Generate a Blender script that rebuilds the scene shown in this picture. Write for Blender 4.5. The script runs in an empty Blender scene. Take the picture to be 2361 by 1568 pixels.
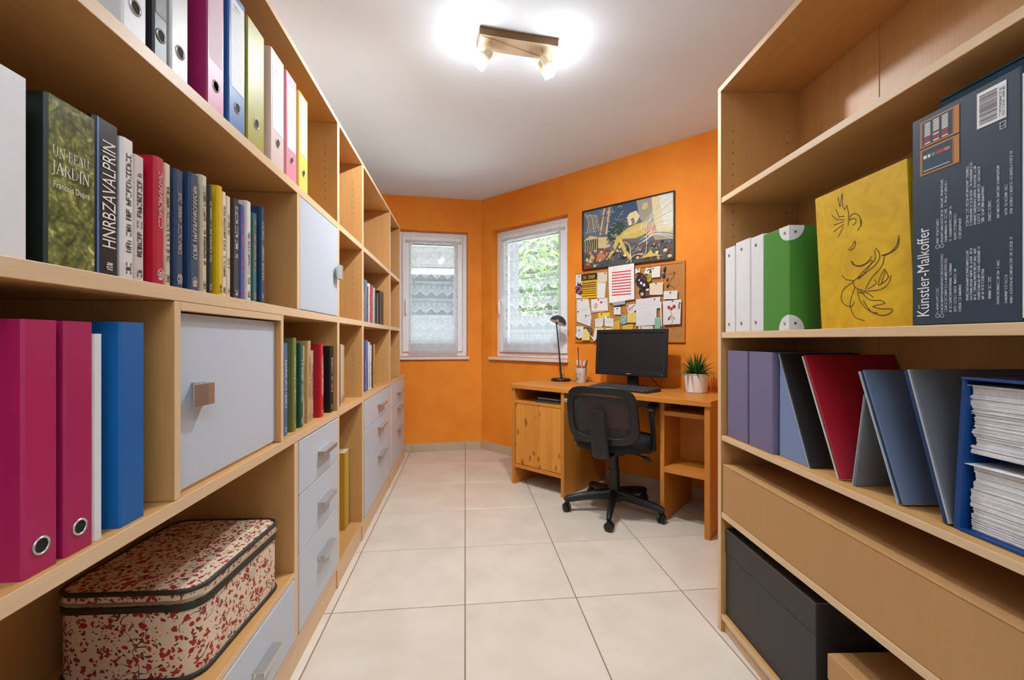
import bpy, bmesh, math, random
from mathutils import Vector, Matrix
S = bpy.context.scene
COL = S.collection
# ---------------------------------------------------------------- camera, world, lights, exposure
cam_d = bpy.data.cameras.new('camera'); cam = bpy.data.objects.new('camera', cam_d); COL.objects.link(cam)
cam_d.sensor_fit = 'HORIZONTAL'; cam_d.sensor_width = 36.0; cam_d.lens = 36.0 * 1000.0 / 2361.0
cam_d.clip_start = 0.01
cam.location = (0, 0, 1.06); cam.rotation_euler = (math.radians(90), 0, math.radians(-6.17))
S.camera = cam
w = bpy.data.worlds.new('world'); S.world = w; w.use_nodes = True
wn_ = w.node_tree
bg = wn_.nodes['Background']; bg.inputs[1].default_value = 0.9
tc = wn_.nodes.new('ShaderNodeTexCoord'); sx = wn_.nodes.new('ShaderNodeSeparateXYZ'); rp = wn_.nodes.new('ShaderNodeValToRGB')
wn_.links.new(tc.outputs['Generated'], sx.inputs[0]); wn_.links.new(sx.outputs['Z'], rp.inputs[0])
rp.color_ramp.elements[0].position = 0.0; rp.color_ramp.elements[0].color = (.86, .92, 1, 1)
rp.color_ramp.elements[1].position = 0.7; rp.color_ramp.elements[1].color = (.62, .78, 1, 1)
wn_.links.new(rp.outputs[0], bg.inputs[0])

def area(name, loc, rot, sx_, sy_, power, color):
    d = bpy.data.lights.new(name, 'AREA'); d.shape = 'RECTANGLE'; d.size = sx_; d.size_y = sy_; d.energy = power; d.color = color
    o = bpy.data.objects.new(name, d); COL.objects.link(o); o.location = loc; o.rotation_euler = rot
    return o
# unseen fill lights added behind the camera: one facing down, one washing the ceiling
area('fill_light_down', (0.15, -0.6, 2.40), (0, 0, 0), .9, .9, 2.5, (.9, .96, 1))
area('fill_light_up', (0.15, -0.55, 1.95), (math.pi, 0, 0), .5, .5, 12.0, (.84, .93, 1))
# high sun over the roof: it lights the white terrace outside, which throws daylight up through the windows
sd_ = bpy.data.lights.new('sun', 'SUN'); sd_.energy = 15.0; sd_.angle = math.radians(1.5); sd_.color = (1, .98, .95)
so_ = bpy.data.objects.new('sun', sd_); COL.objects.link(so_); so_.rotation_euler = Vector((0, 0, -1)).rotation_difference(Vector((.12, .36, -.92)).normalized()).to_euler()
S.view_settings.view_transform = 'Standard'; S.view_settings.look = 'None'
S.view_settings.gamma = 1.0; S.view_settings.use_curve_mapping = False
S.view_settings.exposure = 1.4
LAMP_STRENGTH = 36.0; SPOT_W = 27.0

# ---------------------------------------------------------------- helpers
def srgb(r, g, b):
    f = lambda c: (c / 255 / 12.92) if c / 255 <= .04045 else ((c / 255 + .055) / 1.055) ** 2.4
    return (f(r), f(g), f(b))
_m = {}
def nt_of(name):
    m = bpy.data.materials.new(name); m.use_nodes = True
    return m, m.node_tree, m.node_tree.nodes['Principled BSDF']
def mat(name, col, rough=.5, metal=0., spec=.5, noise=0., nscale=20., bump=0., coat=0.):
    if name in _m: return _m[name]
    m, nt, b = nt_of(name)
    b.inputs['Base Color'].default_value = (*col, 1); b.inputs['Roughness'].default_value = rough
    b.inputs['Metallic'].default_value = metal; b.inputs['Specular IOR Level'].default_value = spec
    b.inputs['Coat Weight'].default_value = coat
    if noise or bump:
        t = nt.nodes.new('ShaderNodeTexCoord'); n = nt.nodes.new('ShaderNodeTexNoise')
        n.inputs['Scale'].default_value = nscale; n.inputs['Detail'].default_value = 5
        nt.links.new(t.outputs['Object'], n.inputs['Vector'])
        if noise:
            r = nt.nodes.new('ShaderNodeValToRGB')
            r.color_ramp.elements[0].position = .3; r.color_ramp.elements[1].position = .7
            r.color_ramp.elements[0].color = (*[c * (1 - noise) for c in col], 1)
            r.color_ramp.elements[1].color = (*[min(1, c * (1 + noise)) for c in col], 1)
            nt.links.new(n.outputs['Fac'], r.inputs[0]); nt.links.new(r.outputs[0], b.inputs['Base Color'])
        if bump:
            bp = nt.nodes.new('ShaderNodeBump'); bp.inputs['Strength'].default_value = bump; bp.inputs['Distance'].default_value = .01
            nt.links.new(n.outputs['Fac'], bp.inputs['Height']); nt.links.new(bp.outputs[0], b.inputs['Normal'])
    _m[name] = m
    return m
def wood(name, col, axis='z', var=.10, rough=.42, fine=260., coarse=14., knots=False):
    if name in _m: return _m[name]
    m, nt, b = nt_of(name); N = nt.nodes; K = nt.links
    b.inputs['Roughness'].default_value = rough; b.inputs['Specular IOR Level'].default_value = .4
    t = N.new('ShaderNodeTexCoord'); mp = N.new('ShaderNodeMapping'); K.new(t.outputs['Object'], mp.inputs[0])
    s = [1, 1, 1]; s['xyz'.index(axis)] = .035; mp.inputs['Scale'].default_value = s
    n1 = N.new('ShaderNodeTexNoise'); n1.inputs['Scale'].default_value = fine; n1.inputs['Detail'].default_value = 3
    n2 = N.new('ShaderNodeTexNoise'); n2.inputs['Scale'].default_value = coarse; n2.inputs['Detail'].default_value = 4
    K.new(mp.outputs[0], n1.inputs['Vector']); K.new(mp.outputs[0], n2.inputs['Vector'])
    mx = N.new('ShaderNodeMix'); mx.data_type = 'FLOAT'; mx.inputs[0].default_value = .5
    K.new(n1.outputs['Fac'], mx.inputs[2]); K.new(n2.outputs['Fac'], mx.inputs[3])
    r = N.new('ShaderNodeValToRGB'); r.color_ramp.elements[0].position = .32; r.color_ramp.elements[1].position = .68
    r.color_ramp.elements[0].color = (col[0] * (1 - var), col[1] * (1 - var * 1.25), col[2] * (1 - var * 1.5), 1)
    r.color_ramp.elements[1].color = (*[min(1, c * (1 + var)) for c in col], 1)
    K.new(mx.outputs[0], r.inputs[0])
    out = r.outputs[0]
    if knots:
        mp2 = N.new('ShaderNodeMapping'); K.new(t.outputs['Object'], mp2.inputs[0]); mp2.inputs['Scale'].default_value = (15, 15, 8.5)
        nz = N.new('ShaderNodeTexNoise'); nz.inputs['Scale'].default_value = 1.2; K.new(mp2.outputs[0], nz.inputs['Vector'])
        vm = N.new('ShaderNodeVectorMath'); vm.operation = 'MULTIPLY_ADD'; vm.inputs[1].default_value = (.5, .5, .5)
        K.new(nz.outputs['Color'], vm.inputs[0]); K.new(mp2.outputs[0], vm.inputs[2])
        v = N.new('ShaderNodeTexVoronoi'); v.inputs['Scale'].default_value = 1.0; v.inputs['Randomness'].default_value = .9
        K.new(vm.outputs[0], v.inputs['Vector'])
        rk = N.new('ShaderNodeValToRGB')
        e = rk.color_ramp.elements
        e[0].position = .03; e[0].color = (.20, .08, .03, 1)
        e[1].position = .26; e[1].color = (1, 1, 1, 1)
        q = e.new(.10); q.color = (.60, .38, .22, 1)
        q = e.new(.135); q.color = (.42, .24, .12, 1)
        K.new(v.outputs['Distance'], rk.inputs[0])
        mm = N.new('ShaderNodeMix'); mm.data_type = 'RGBA'; mm.blend_type = 'MULTIPLY'; mm.inputs[0].default_value = .85
        K.new(out, mm.inputs[6]); K.new(rk.outputs[0], mm.inputs[7]); out = mm.outputs[2]
    K.new(out, b.inputs['Base Color'])
    bp = N.new('ShaderNodeBump'); bp.inputs['Strength'].default_value = .04; bp.inputs['Distance'].default_value = .002
    K.new(n1.outputs['Fac'], bp.inputs['Height']); K.new(bp.outputs[0], b.inputs['Normal'])
    _m[name] = m
    return m

class MB:
    """collects geometry and links it as one mesh object"""
    def __init__(s): s.v = []; s.f = []; s.mi = []; s.cur = 0
    def add(s, vs, fs):
        o = len(s.v); s.v += [tuple(p) for p in vs]; s.f += [tuple(i + o for i in f) for f in fs]; s.mi += [s.cur] * len(fs)
        return s
    def mat(s, i): s.cur = i; return s
    def box(s, x0, x1, y0, y1, z0, z1):
        return s.add([(x0, y0, z0), (x1, y0, z0), (x1, y1, z0), (x0, y1, z0), (x0, y0, z1), (x1, y0, z1), (x1, y1, z1), (x0, y1, z1)],
                     [(0, 3, 2, 1), (4, 5, 6, 7), (0, 1, 5, 4), (1, 2, 6, 5), (2, 3, 7, 6), (3, 0, 4, 7)])
    def front(s, side):
        """gives the last box's aisle face (x1 or x0) the second material, its edge band"""
        s.mi[-6 + (3 if side > 0 else 5)] = 1
        return s
    def prism(s, poly, fn, a, b):
        """poly: 2-d points; fn(p, q, d) -> 3-d; d runs a..b"""
        n = len(poly)
        vs = [fn(p, q, a) for p, q in poly] + [fn(p, q, b) for p, q in poly]
        fs = [tuple(range(n))[::-1], tuple(range(n, 2 * n))] + [(i, (i + 1) % n, n + (i + 1) % n, n + i) for i in range(n)]
        return s.add(vs, fs)
    def ring(s, path, rad, seg=8, caps=True, closed=False, squash=None):
        path = [Vector(p) for p in path]; n = len(path); base = len(s.v); vs = []; fs = []
        up = None
        for i, p in enumerate(path):
            if closed: d = (path[(i + 1) % n] - path[i - 1])
            else: d = path[min(i + 1, n - 1)] - path[max(i - 1, 0)]
            d.normalize()
            if up is None:
                up = Vector((0, 0, 1)) if abs(d.z) < .9 else Vector((1, 0, 0))
            a = d.cross(up)
            if a.length < 1e-6: a = d.orthogonal()
            a.normalize(); b = a.cross(d).normalized(); up = b
            r = rad[i] if isinstance(rad, (list, tuple)) else rad
            ra, rb = (r, r) if squash is None else (r * squash[0], r * squash[1])
            for k in range(seg):
                t = 2 * math.pi * k / seg
                vs.append(p + a * math.cos(t) * ra + b * math.sin(t) * rb)
        m = n if closed else n - 1
        for i in range(m):
            j = (i + 1) % n
            for k in range(seg):
                l = (k + 1) % seg
                fs.append((i * seg + k, i * seg + l, j * seg + l, j * seg + k))
        if caps and not closed:
            fs.append(tuple(range(seg))[::-1]); fs.append(tuple((n - 1) * seg + k for k in range(seg)))
        return s.add(vs, fs)
    def cyl(s, p0, p1, r0, r1=None, seg=16):
        return s.ring([p0, p1], [r0, r0 if r1 is None else r1], seg)
    def lathe(s, prof, c=(0, 0, 0), seg=28, cap=True):
        n = len(prof); vs = []; fs = []
        for r, z in prof:
            for k in range(seg):
                t = 2 * math.pi * k / seg
                vs.append((c[0] + r * math.cos(t), c[1] + r * math.sin(t), c[2] + z))
        for i in range(n - 1):
            for k in range(seg):
                l = (k + 1) % seg
                fs.append((i * seg + k, i * seg + l, (i + 1) * seg + l, (i + 1) * seg + k))
        if cap:
            if prof[0][0] > 1e-5: fs.append(tuple(range(seg))[::-1])
            if prof[-1][0] > 1e-5: fs.append(tuple((n - 1) * seg + k for k in range(seg)))
        return s.add(vs, fs)
    def flat(s, poly, fn):
        return s.add([fn(p, q) for p, q in poly], [tuple(range(len(poly)))])
    def line(s, pts, wd, fn):
        """a printed line of width wd through 2-d points"""
        for (x0, y0), (x1, y1) in zip(pts, pts[1:]):
            dx, dy = x1 - x0, y1 - y0; l = math.hypot(dx, dy) or 1; nx, ny = -dy / l * wd / 2, dx / l * wd / 2
            ex, ey = dx / l * wd * .3, dy / l * wd * .3
            s.flat([(x0 - nx - ex, y0 - ny - ey), (x1 - nx + ex, y1 - ny + ey), (x1 + nx + ex, y1 + ny + ey), (x0 + nx - ex, y0 + ny - ey)], fn)
        return s
    def build(s, name, mats, parent=None, bevel=0., smooth=False, seg=2, sub=0, loc=None):
        me = bpy.data.meshes.new(name); me.from_pydata(s.v, [], s.f)
        if not isinstance(mats, (list, tuple)): mats = [mats]
        for m in mats: me.materials.append(m)
        if len(mats) > 1: me.polygons.foreach_set('material_index', s.mi)
        if smooth: me.polygons.foreach_set('use_smooth', [True] * len(me.polygons))
        me.update()
        o = bpy.data.objects.new(name, me); COL.objects.link(o)
        if parent is not None: o.parent = parent
        if loc: o.location = loc
        if bevel:
            b = o.modifiers.new('edge', 'BEVEL'); b.width = bevel; b.segments = seg; b.limit_method = 'ANGLE'; b.angle_limit = math.radians(40)
        if sub:
            b = o.modifiers.new('smooth', 'SUBSURF'); b.levels = sub; b.render_levels = sub
        if smooth and not sub:
            try: me.set_sharp_from_angle(angle=math.radians(45))
            except Exception: pass
        return o
def tag(o, label=None, cat=None, group=None, kind=None):
    if label: o['label'] = label
    if cat: o['category'] = cat
    if group: o['group'] = group
    if kind: o['kind'] = kind
    return o
def thing(name, label, cat, loc=(0, 0, 0), rz=0., group=None):
    o = bpy.data.objects.new(name, None); COL.objects.link(o); o.empty_display_size = .05
    o.location = loc; o.rotation_euler = (0, 0, rz)
    return tag(o, label, cat, group)
def structure(o): o['kind'] = 'structure'; return o
# frames: right shelf (x into shelf, y away from viewer), bay wall with desk, bay wall with small window
RA = math.radians(4.43); RC = (.926, 1.508)
def Rp(u, v, z=0): return (RC[0] - math.sin(RA) * u + math.cos(RA) * v, RC[1] - math.cos(RA) * u - math.sin(RA) * v, z)
RROT = -RA
WA = math.radians(42.3); WC = (.1586, 4.248)
def Wp(s, n, z=0): return (WC[0] + math.sin(WA) * s - math.cos(WA) * n, WC[1] - math.cos(WA) * s - math.sin(WA) * n, z)
WROT = WA - math.pi / 2
VA = math.radians(4.9)
def Vp(s, n, z=0): return (WC[0] - math.cos(VA) * s + math.sin(VA) * n, WC[1] - math.sin(VA) * s - math.cos(VA) * n, z)
VROT = VA
# ---------------------------------------------------------------- lettering
_txt = {}
def glyphs(text):
    """built-in font outline of a text as (verts2d, faces, width), cap height about .7"""
    if text in _txt: return _txt[text]
    c = bpy.data.curves.new('t', 'FONT'); c.body = text; c.resolution_u = 3
    o = bpy.data.objects.new('t', c)
    me = o.to_mesh()
    vs = [(v.co.x, v.co.y) for v in me.vertices]; fs = [tuple(p.vertices) for p in me.polygons]
    o.to_mesh_clear(); bpy.data.objects.remove(o); bpy.data.curves.remove(c)
    wd = (max(x for x, y in vs) if vs else 0)
    _txt[text] = (vs, fs, wd)
    return _txt[text]
def put_text(mb, text, x, y, length, height, fn):
    """text fitted into length x height starting at (x, y); fn maps 2-d to 3-d"""
    vs, fs, wd = glyphs(text)
    if not vs: return
    x0 = min(a for a, b in vs); y0 = min(b for a, b in vs); y1 = max(b for a, b in vs)
    kx = length / (wd - x0); ky = height / (y1 - y0)
    mb.add([fn(x + (a - x0) * kx, y + (b - y0) * ky) for a, b in vs], fs)
def scribble(mb, x, y, length, height, fn, rng, gap=.25):
    """unreadable small print: strokes set like letters"""
    t = 0.
    while t < length:
        if rng.random() < gap * .5: t += height * .5; continue
        wd = height * rng.uniform(.35, .6); k = rng.random(); st = height * .16; X = x + t
        if k < .75: mb.flat([(X, y), (X + st, y), (X + st, y + height), (X, y + height)], fn)
        if k < .45: mb.flat([(X + wd - st, y), (X + wd, y), (X + wd, y + height * rng.choice([.7, 1])), (X + wd - st, y + height * .7)], fn)
        if k > .3: mb.flat([(X, y + height * .82), (X + wd, y + height * .82), (X + wd, y + height), (X, y + height)], fn)
        if k > .6: mb.flat([(X, y), (X + wd, y), (X + wd, y + st), (X, y + st)], fn)
        if .2 < k < .6: mb.flat([(X, y + height * .42), (X + wd, y + height * .42), (X + wd, y + height * .58), (X, y + height * .58)], fn)
        t += wd + height * .14
# serif capitals as strokes on a unit em (cap height 1)
def _arc(cx, cy, rx, ry, a0, a1, n=8):
    return [(cx + rx * math.cos(math.radians(a0 + (a1 - a0) * i / n)), cy + ry * math.sin(math.radians(a0 + (a1 - a0) * i / n))) for i in range(n + 1)]
SERIF = {
 'U': (.78, [([(.14, 1), (.14, .3)] + _arc(.38, .3, .24, .3, 180, 360) + [(.62, 1)], .09)], [(.14, 1), (.62, 1)]),
 'N': (.82, [([(.14, 0), (.14, 1)], .06), ([(.14, 1), (.66, 0)], .12), ([(.66, 0), (.66, 1)], .06)], [(.14, 0), (.10, 1), (.66, 1)]),
 'B': (.66, [([(.15, 0), (.15, 1)], .11), ([(.15, .97), (.32, .97)] + _arc(.32, .745, .19, .225, 90, -90) + [(.15, .52)], .07), ([(.32, .52)] + _arc(.32, .275, .24, .245, 90, -90) + [(.15, .03)], .08)], [(.13, 0), (.13, 1)]),
 'E': (.62, [([(.15, 0), (.15, 1)], .11), ([(.15, .97), (.54, .97), (.54, .8)], .055), ([(.15, .52), (.44, .52)], .055), ([(.15, .03), (.56, .03), (.57, .22)], .055)], [(.13, 0), (.13, 1)]),
 'A': (.74, [([(.08, 0), (.36, 1)], .06), ([(.36, 1), (.64, 0)], .12), ([(.19, .36), (.54, .36)], .05)], [(.08, 0), (.64, 0)]),
 'J': (.40, [([(.24, 1), (.24, 0), (.18, -.16), (.04, -.2)], .10)], [(.24, 1)]),
 'R': (.70, [([(.15, 0), (.15, 1)], .11), ([(.15, .97), (.33, .97)] + _arc(.33, .73, .2, .24, 90, -90) + [(.15, .49)], .07), ([(.33, .49), (.62, .02)], .11)], [(.13, 0), (.13, 1), (.63, 0)]),
 'D': (.78, [([(.15, 0), (.15, 1)], .11), ([(.15, .97), (.32, .97)] + _arc(.32, .5, .34, .47, 90, -90, 12) + [(.15, .03)], .08)], [(.13, 0), (.13, 1)]),
 'I': (.34, [([(.17, 0), (.17, 1)], .11)], [(.17, 0), (.17, 1)]),
 ' ': (.34, [], []),
}
def serif_text(mb, text, x, y, length, height, fn):
    tot = sum(SERIF[c][0] for c in text); k = length / tot; X = x
    for c in text:
        wd, strokes, feet = SERIF[c]
        g = lambda a, b, X=X: fn(X + a * k, y + b * height)
        for pts, wt in strokes: mb.line(pts, wt * 1.0, g)
        for fx, fy in feet:
            mb.flat([(fx - .13, fy - .022), (fx + .13, fy - .022), (fx + .13, fy + .022), (fx - .13, fy + .022)], g)
        X += wd * k
# ---------------------------------------------------------------- materials
BEECH = srgb(196, 146, 88)
Mz = wood('beech_upright', BEECH, 'z'); My = wood('beech_long', BEECH, 'y'); Mx = wood('beech_across', BEECH, 'x')
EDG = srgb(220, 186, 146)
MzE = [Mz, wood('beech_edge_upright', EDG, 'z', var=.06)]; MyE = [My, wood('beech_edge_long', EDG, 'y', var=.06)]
PINE = srgb(200, 127, 48)
Dz = wood('pine_upright', PINE, 'z', var=.13); Dx = wood('pine_long', PINE, 'x', var=.13)
Dk = wood('pine_knotty', srgb(214, 138, 52), 'z', var=.20, coarse=30, knots=True)
GREYL = mat('grey_laminate', srgb(190, 196, 205), .42, noise=.02, nscale=60)
CHROME = mat('brushed_metal', srgb(200, 198, 194), .32, metal=.9)
DARK = mat('dark_hole', srgb(14, 12, 12), .8)
BLACK = mat('black_plastic', srgb(15, 15, 17), .45)
BLACKM = mat('black_matt', srgb(13, 13, 14), .7)
WHITE = mat('white_paper', srgb(232, 226, 222), .7)
OFFW = mat('ceiling_paint', srgb(230, 241, 254), .9, noise=.01, nscale=4)

def plaster():
    m, nt, b = nt_of('orange_plaster'); N = nt.nodes; K = nt.links
    t = N.new('ShaderNodeTexCoord')
    n = N.new('ShaderNodeTexNoise'); n.inputs['Scale'].default_value = 3.2; n.inputs['Detail'].default_value = 9; n.inputs['Roughness'].default_value = .65
    K.new(t.outputs['Object'], n.inputs['Vector'])
    r = N.new('ShaderNodeValToRGB'); e = r.color_ramp.elements
    e[0].position = .3; e[0].color = (*srgb(234, 126, 18), 1); e[1].position = .72; e[1].color = (*srgb(246, 152, 38), 1)
    K.new(n.outputs['Fac'], r.inputs[0]); K.new(r.outputs[0], b.inputs['Base Color'])
    n2 = N.new('ShaderNodeTexNoise'); n2.inputs['Scale'].default_value = 120; n2.inputs['Detail'].default_value = 3
    K.new(t.outputs['Object'], n2.inputs['Vector'])
    bp = N.new('ShaderNodeBump'); bp.inputs['Strength'].default_value = .12; bp.inputs['Distance'].default_value = .004
    K.new(n2.outputs['Fac'], bp.inputs['Height']); K.new(bp.outputs[0], b.inputs['Normal'])
    b.inputs['Roughness'].default_value = .75
    return m
ORANGE = plaster()
def tilemat():
    m, nt, b = nt_of('cream_tile'); N = nt.nodes; K = nt.links
    t = N.new('ShaderNodeTexCoord'); oi = N.new('ShaderNodeObjectInfo')
    n = N.new('ShaderNodeTexNoise'); n.inputs['Scale'].default_value = 5; n.inputs['Detail'].default_value = 8; n.inputs['Roughness'].default_value = .6
    ad = N.new('ShaderNodeVectorMath'); ad.operation = 'ADD'
    mu = N.new('ShaderNodeMath'); mu.operation = 'MULTIPLY'; mu.inputs[1].default_value = 31.0
    K.new(oi.outputs['Random'], mu.inputs[0]); K.new(t.outputs['Object'], ad.inputs[0]); K.new(mu.outputs[0], ad.inputs[1])
    K.new(ad.outputs[0], n.inputs['Vector'])
    r = N.new('ShaderNodeValToRGB'); e = r.color_ramp.elements
    e[0].position = .28; e[0].color = (*srgb(206, 190, 170), 1); e[1].position = .72; e[1].color = (*srgb(222, 208, 190), 1)
    K.new(n.outputs['Fac'], r.inputs[0])
    hs = N.new('ShaderNodeHueSaturation'); ma = N.new('ShaderNodeMapRange'); ma.inputs['To Min'].default_value = .97; ma.inputs['To Max'].default_value = 1.03
    K.new(oi.outputs['Random'], ma.inputs[0]); K.new(ma.outputs[0], hs.inputs['Value']); K.new(r.outputs[0], hs.inputs['Color'])
    K.new(hs.outputs[0], b.inputs['Base Color'])
    b.inputs['Roughness'].default_value = .34; b.inputs['Specular IOR Level'].default_value = .45
    return m
TILE = tilemat(); GROUT = mat('grout', srgb(132, 110, 92), .9)
SKIRT = mat('skirting_tile', srgb(196, 170, 138), .4, noise=.05, nscale=9)

# ---------------------------------------------------------------- room shell
outline = [(-1.1, -1.8), (1.02, -1.8), Rp(2.6, .36)[:2], Rp(-.03, .36)[:2], Rp(-.03, 1.9)[:2], Wp(3.9, -.22)[:2], Wp(-.05, -.22)[:2], Vp(1.28, -.22)[:2]]
fl = bpy.data.objects.new('floor', None); COL.objects.link(fl); structure(fl)
MB().prism(outline, lambda p, q, d: (p, q, d), -.12, -.0022).build('grout_bed', GROUT, fl)
xs = [-1.03, -.515, 0, .455, .91, 1.365, 1.82, 2.275]; ys = [-1.68, -1.19, -.70, -.21, .28, .77, 1.26, 1.748, 2.236, 2.733, 3.242, 3.755, 4.265]
def inside(x, y):
    sn = ((x - WC[0]) * -math.cos(WA) + (y - WC[1]) * -math.sin(WA)); vn = ((x - WC[0]) * math.sin(VA) + (y - WC[1]) * -math.cos(VA))
    return sn > -.1 and vn > -.1
for i in range(len(xs) - 1):
    for j in range(len(ys) - 1):
        x0, x1, y0, y1 = xs[i], xs[i + 1], ys[j], ys[j + 1]
        if x0 > 1.3 and y1 < 1.5: continue
        if not any(inside(x, y) for x in (x0, x1) for y in (y0, y1)): continue
        g = .0021; cx, cy = (x0 + x1) / 2, (y0 + y1) / 2
        hx, hy = (x1 - x0) / 2 - g, (y1 - y0) / 2 - g; c = .0012
        m = MB()
        m.add([(-hx, -hy, -.008), (hx, -hy, -.008), (hx, hy, -.008), (-hx, hy, -.008), (-hx, -hy, -c), (hx, -hy, -c), (hx, hy, -c), (-hx, hy, -c),
               (-hx + c, -hy + c, 0), (hx - c, -hy + c, 0), (hx - c, hy - c, 0), (-hx + c, hy - c, 0)],
              [(0, 3, 2, 1), (8, 9, 10, 11), (0, 1, 5, 4), (1, 2, 6, 5), (2, 3, 7, 6), (3, 0, 4, 7), (4, 5, 9, 8), (5, 6, 10, 9), (6, 7, 11, 10), (7, 4, 8, 11)])
        m.build('tile', TILE, fl, loc=(cx, cy, 0))
structure(MB().prism(outline, lambda p, q, d: (p, q, d), 2.425, 2.56).build('ceiling', OFFW))
WW = mat('wall_white', srgb(232, 229, 224), .9, noise=.015, nscale=4)
structure(MB().box(-1.08, -.93, -1.75, 4.35, -.1, 2.425).build('wall_left', WW))
structure(MB().box(-1.08, 1.05, -1.8, -1.65, -.1, 2.425).build('wall_front', WW))
structure(MB().prism([p[:2] for p in (Rp(-.03, .335), Rp(3.3, .335), Rp(3.3, .45), Rp(.085, .45), Rp(.085, 1.9), Rp(-.03, 1.9))], lambda p, q, d: (p, q, d), -.1, 2.425).build('wall_right', WW))
W1 = (.135, .80, .90, 2.105); W2 = (.142, 1.012, .90, 2.10)
def bay_wall(name, P, L0, L1, op):
    # solid plaster wall with a window opening, as one body
    s0, s1, z0, z1 = op; d = -.22
    gs = [L0, s0, s1, L1]; gz = [-.1, z0, z1, 2.425]; m = MB()
    def q(a, b, c, e): m.add([a, b, c, e], [(0, 1, 2, 3)])
    for n, flip in ((0, 0), (d, 1)):
        for i in range(3):
            for j in range(3):
                if i == 1 and j == 1: continue
                p = [P(gs[i], n, gz[j]), P(gs[i + 1], n, gz[j]), P(gs[i + 1], n, gz[j + 1]), P(gs[i], n, gz[j + 1])]
                m.add(p, [(0, 1, 2, 3)])
    for a, b in (((s0, z0), (s1, z0)), ((s1, z0), (s1, z1)), ((s1, z1), (s0, z1)), ((s0, z1), (s0, z0)), ((L0, -.1), (L1, -.1)), ((L1, -.1), (L1, 2.425)), ((L1, 2.425), (L0, 2.425)), ((L0, 2.425), (L0, -.1))):
        m.add([P(a[0], 0, a[1]), P(b[0], 0, b[1]), P(b[0], d, b[1]), P(a[0], d, a[1])], [(0, 1, 2, 3)])
    o = m.build(name, ORANGE); structure(o)
    bm = bmesh.new(); bm.from_mesh(o.data); bmesh.ops.remove_doubles(bm, verts=bm.verts, dist=1e-5); bmesh.ops.recalc_face_normals(bm, faces=bm.faces); bm.to_mesh(o.data); bm.free()
bay_wall('wall_back', Vp, 0, 1.2, W1)
bay_wall('wall_bay', Wp, 0, 3.85, W2)
# tiled baseboards
def baseboard(name, P, rot, sgn, cuts):
    b = bpy.data.objects.new(name, None); COL.objects.link(b); structure(b)
    b.location = P(0, 0); b.rotation_euler = (0, 0, rot)
    for a, c in zip(cuts, cuts[1:]):
        x0, x1 = sorted((sgn * a, sgn * c))
        MB().box(x0 + .0012, x1 - .0012, -.0105, -.0005, .0005, .078).build('tile', SKIRT, b, bevel=.0015, seg=1)
baseboard('baseboard_back', Vp, VROT, -1, [.01, .16, .665, 1.05])
baseboard('baseboard_bay', Wp, WROT, 1, [.01, .455, .91, 1.365, 1.82, 2.275, 2.73, 3.185])

# ---------------------------------------------------------------- windows
PVC = mat('white_pvc', srgb(240, 238, 238), .38)
STONE = mat('sill_stone', srgb(224, 214, 206), .35, noise=.05, nscale=40)
def glassmat():
    m = bpy.data.materials.new('window_glass'); m.use_nodes = True; nt = m.node_tree; nt.nodes.clear()
    o = nt.nodes.new('ShaderNodeOutputMaterial'); mx = nt.nodes.new('ShaderNodeMixShader'); t = nt.nodes.new('ShaderNodeBsdfTransparent'); g = nt.nodes.new('ShaderNodeBsdfGlossy')
    fr = nt.nodes.new('ShaderNodeFresnel'); fr.inputs[0].default_value = 1.45; g.inputs['Roughness'].default_value = .02
    t.inputs[0].default_value = (.95, .98, .97, 1)
    nt.links.new(fr.outputs[0], mx.inputs[0]); nt.links.new(t.outputs[0], mx.inputs[1]); nt.links.new(g.outputs[0], mx.inputs[2]); nt.links.new(mx.outputs[0], o.inputs[0])
    return m
GLASS = glassmat()
def rectframe(m, x0, x1, z0, z1, wd, y0, y1):
    m.box(x0, x0 + wd, y0, y1, z0, z1); m.box(x1 - wd, x1, y0, y1, z0, z1)
    m.box(x0 + wd, x1 - wd, y0, y1, z0, z0 + wd); m.box(x0 + wd, x1 - wd, y0, y1, z1 - wd, z1)
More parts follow.
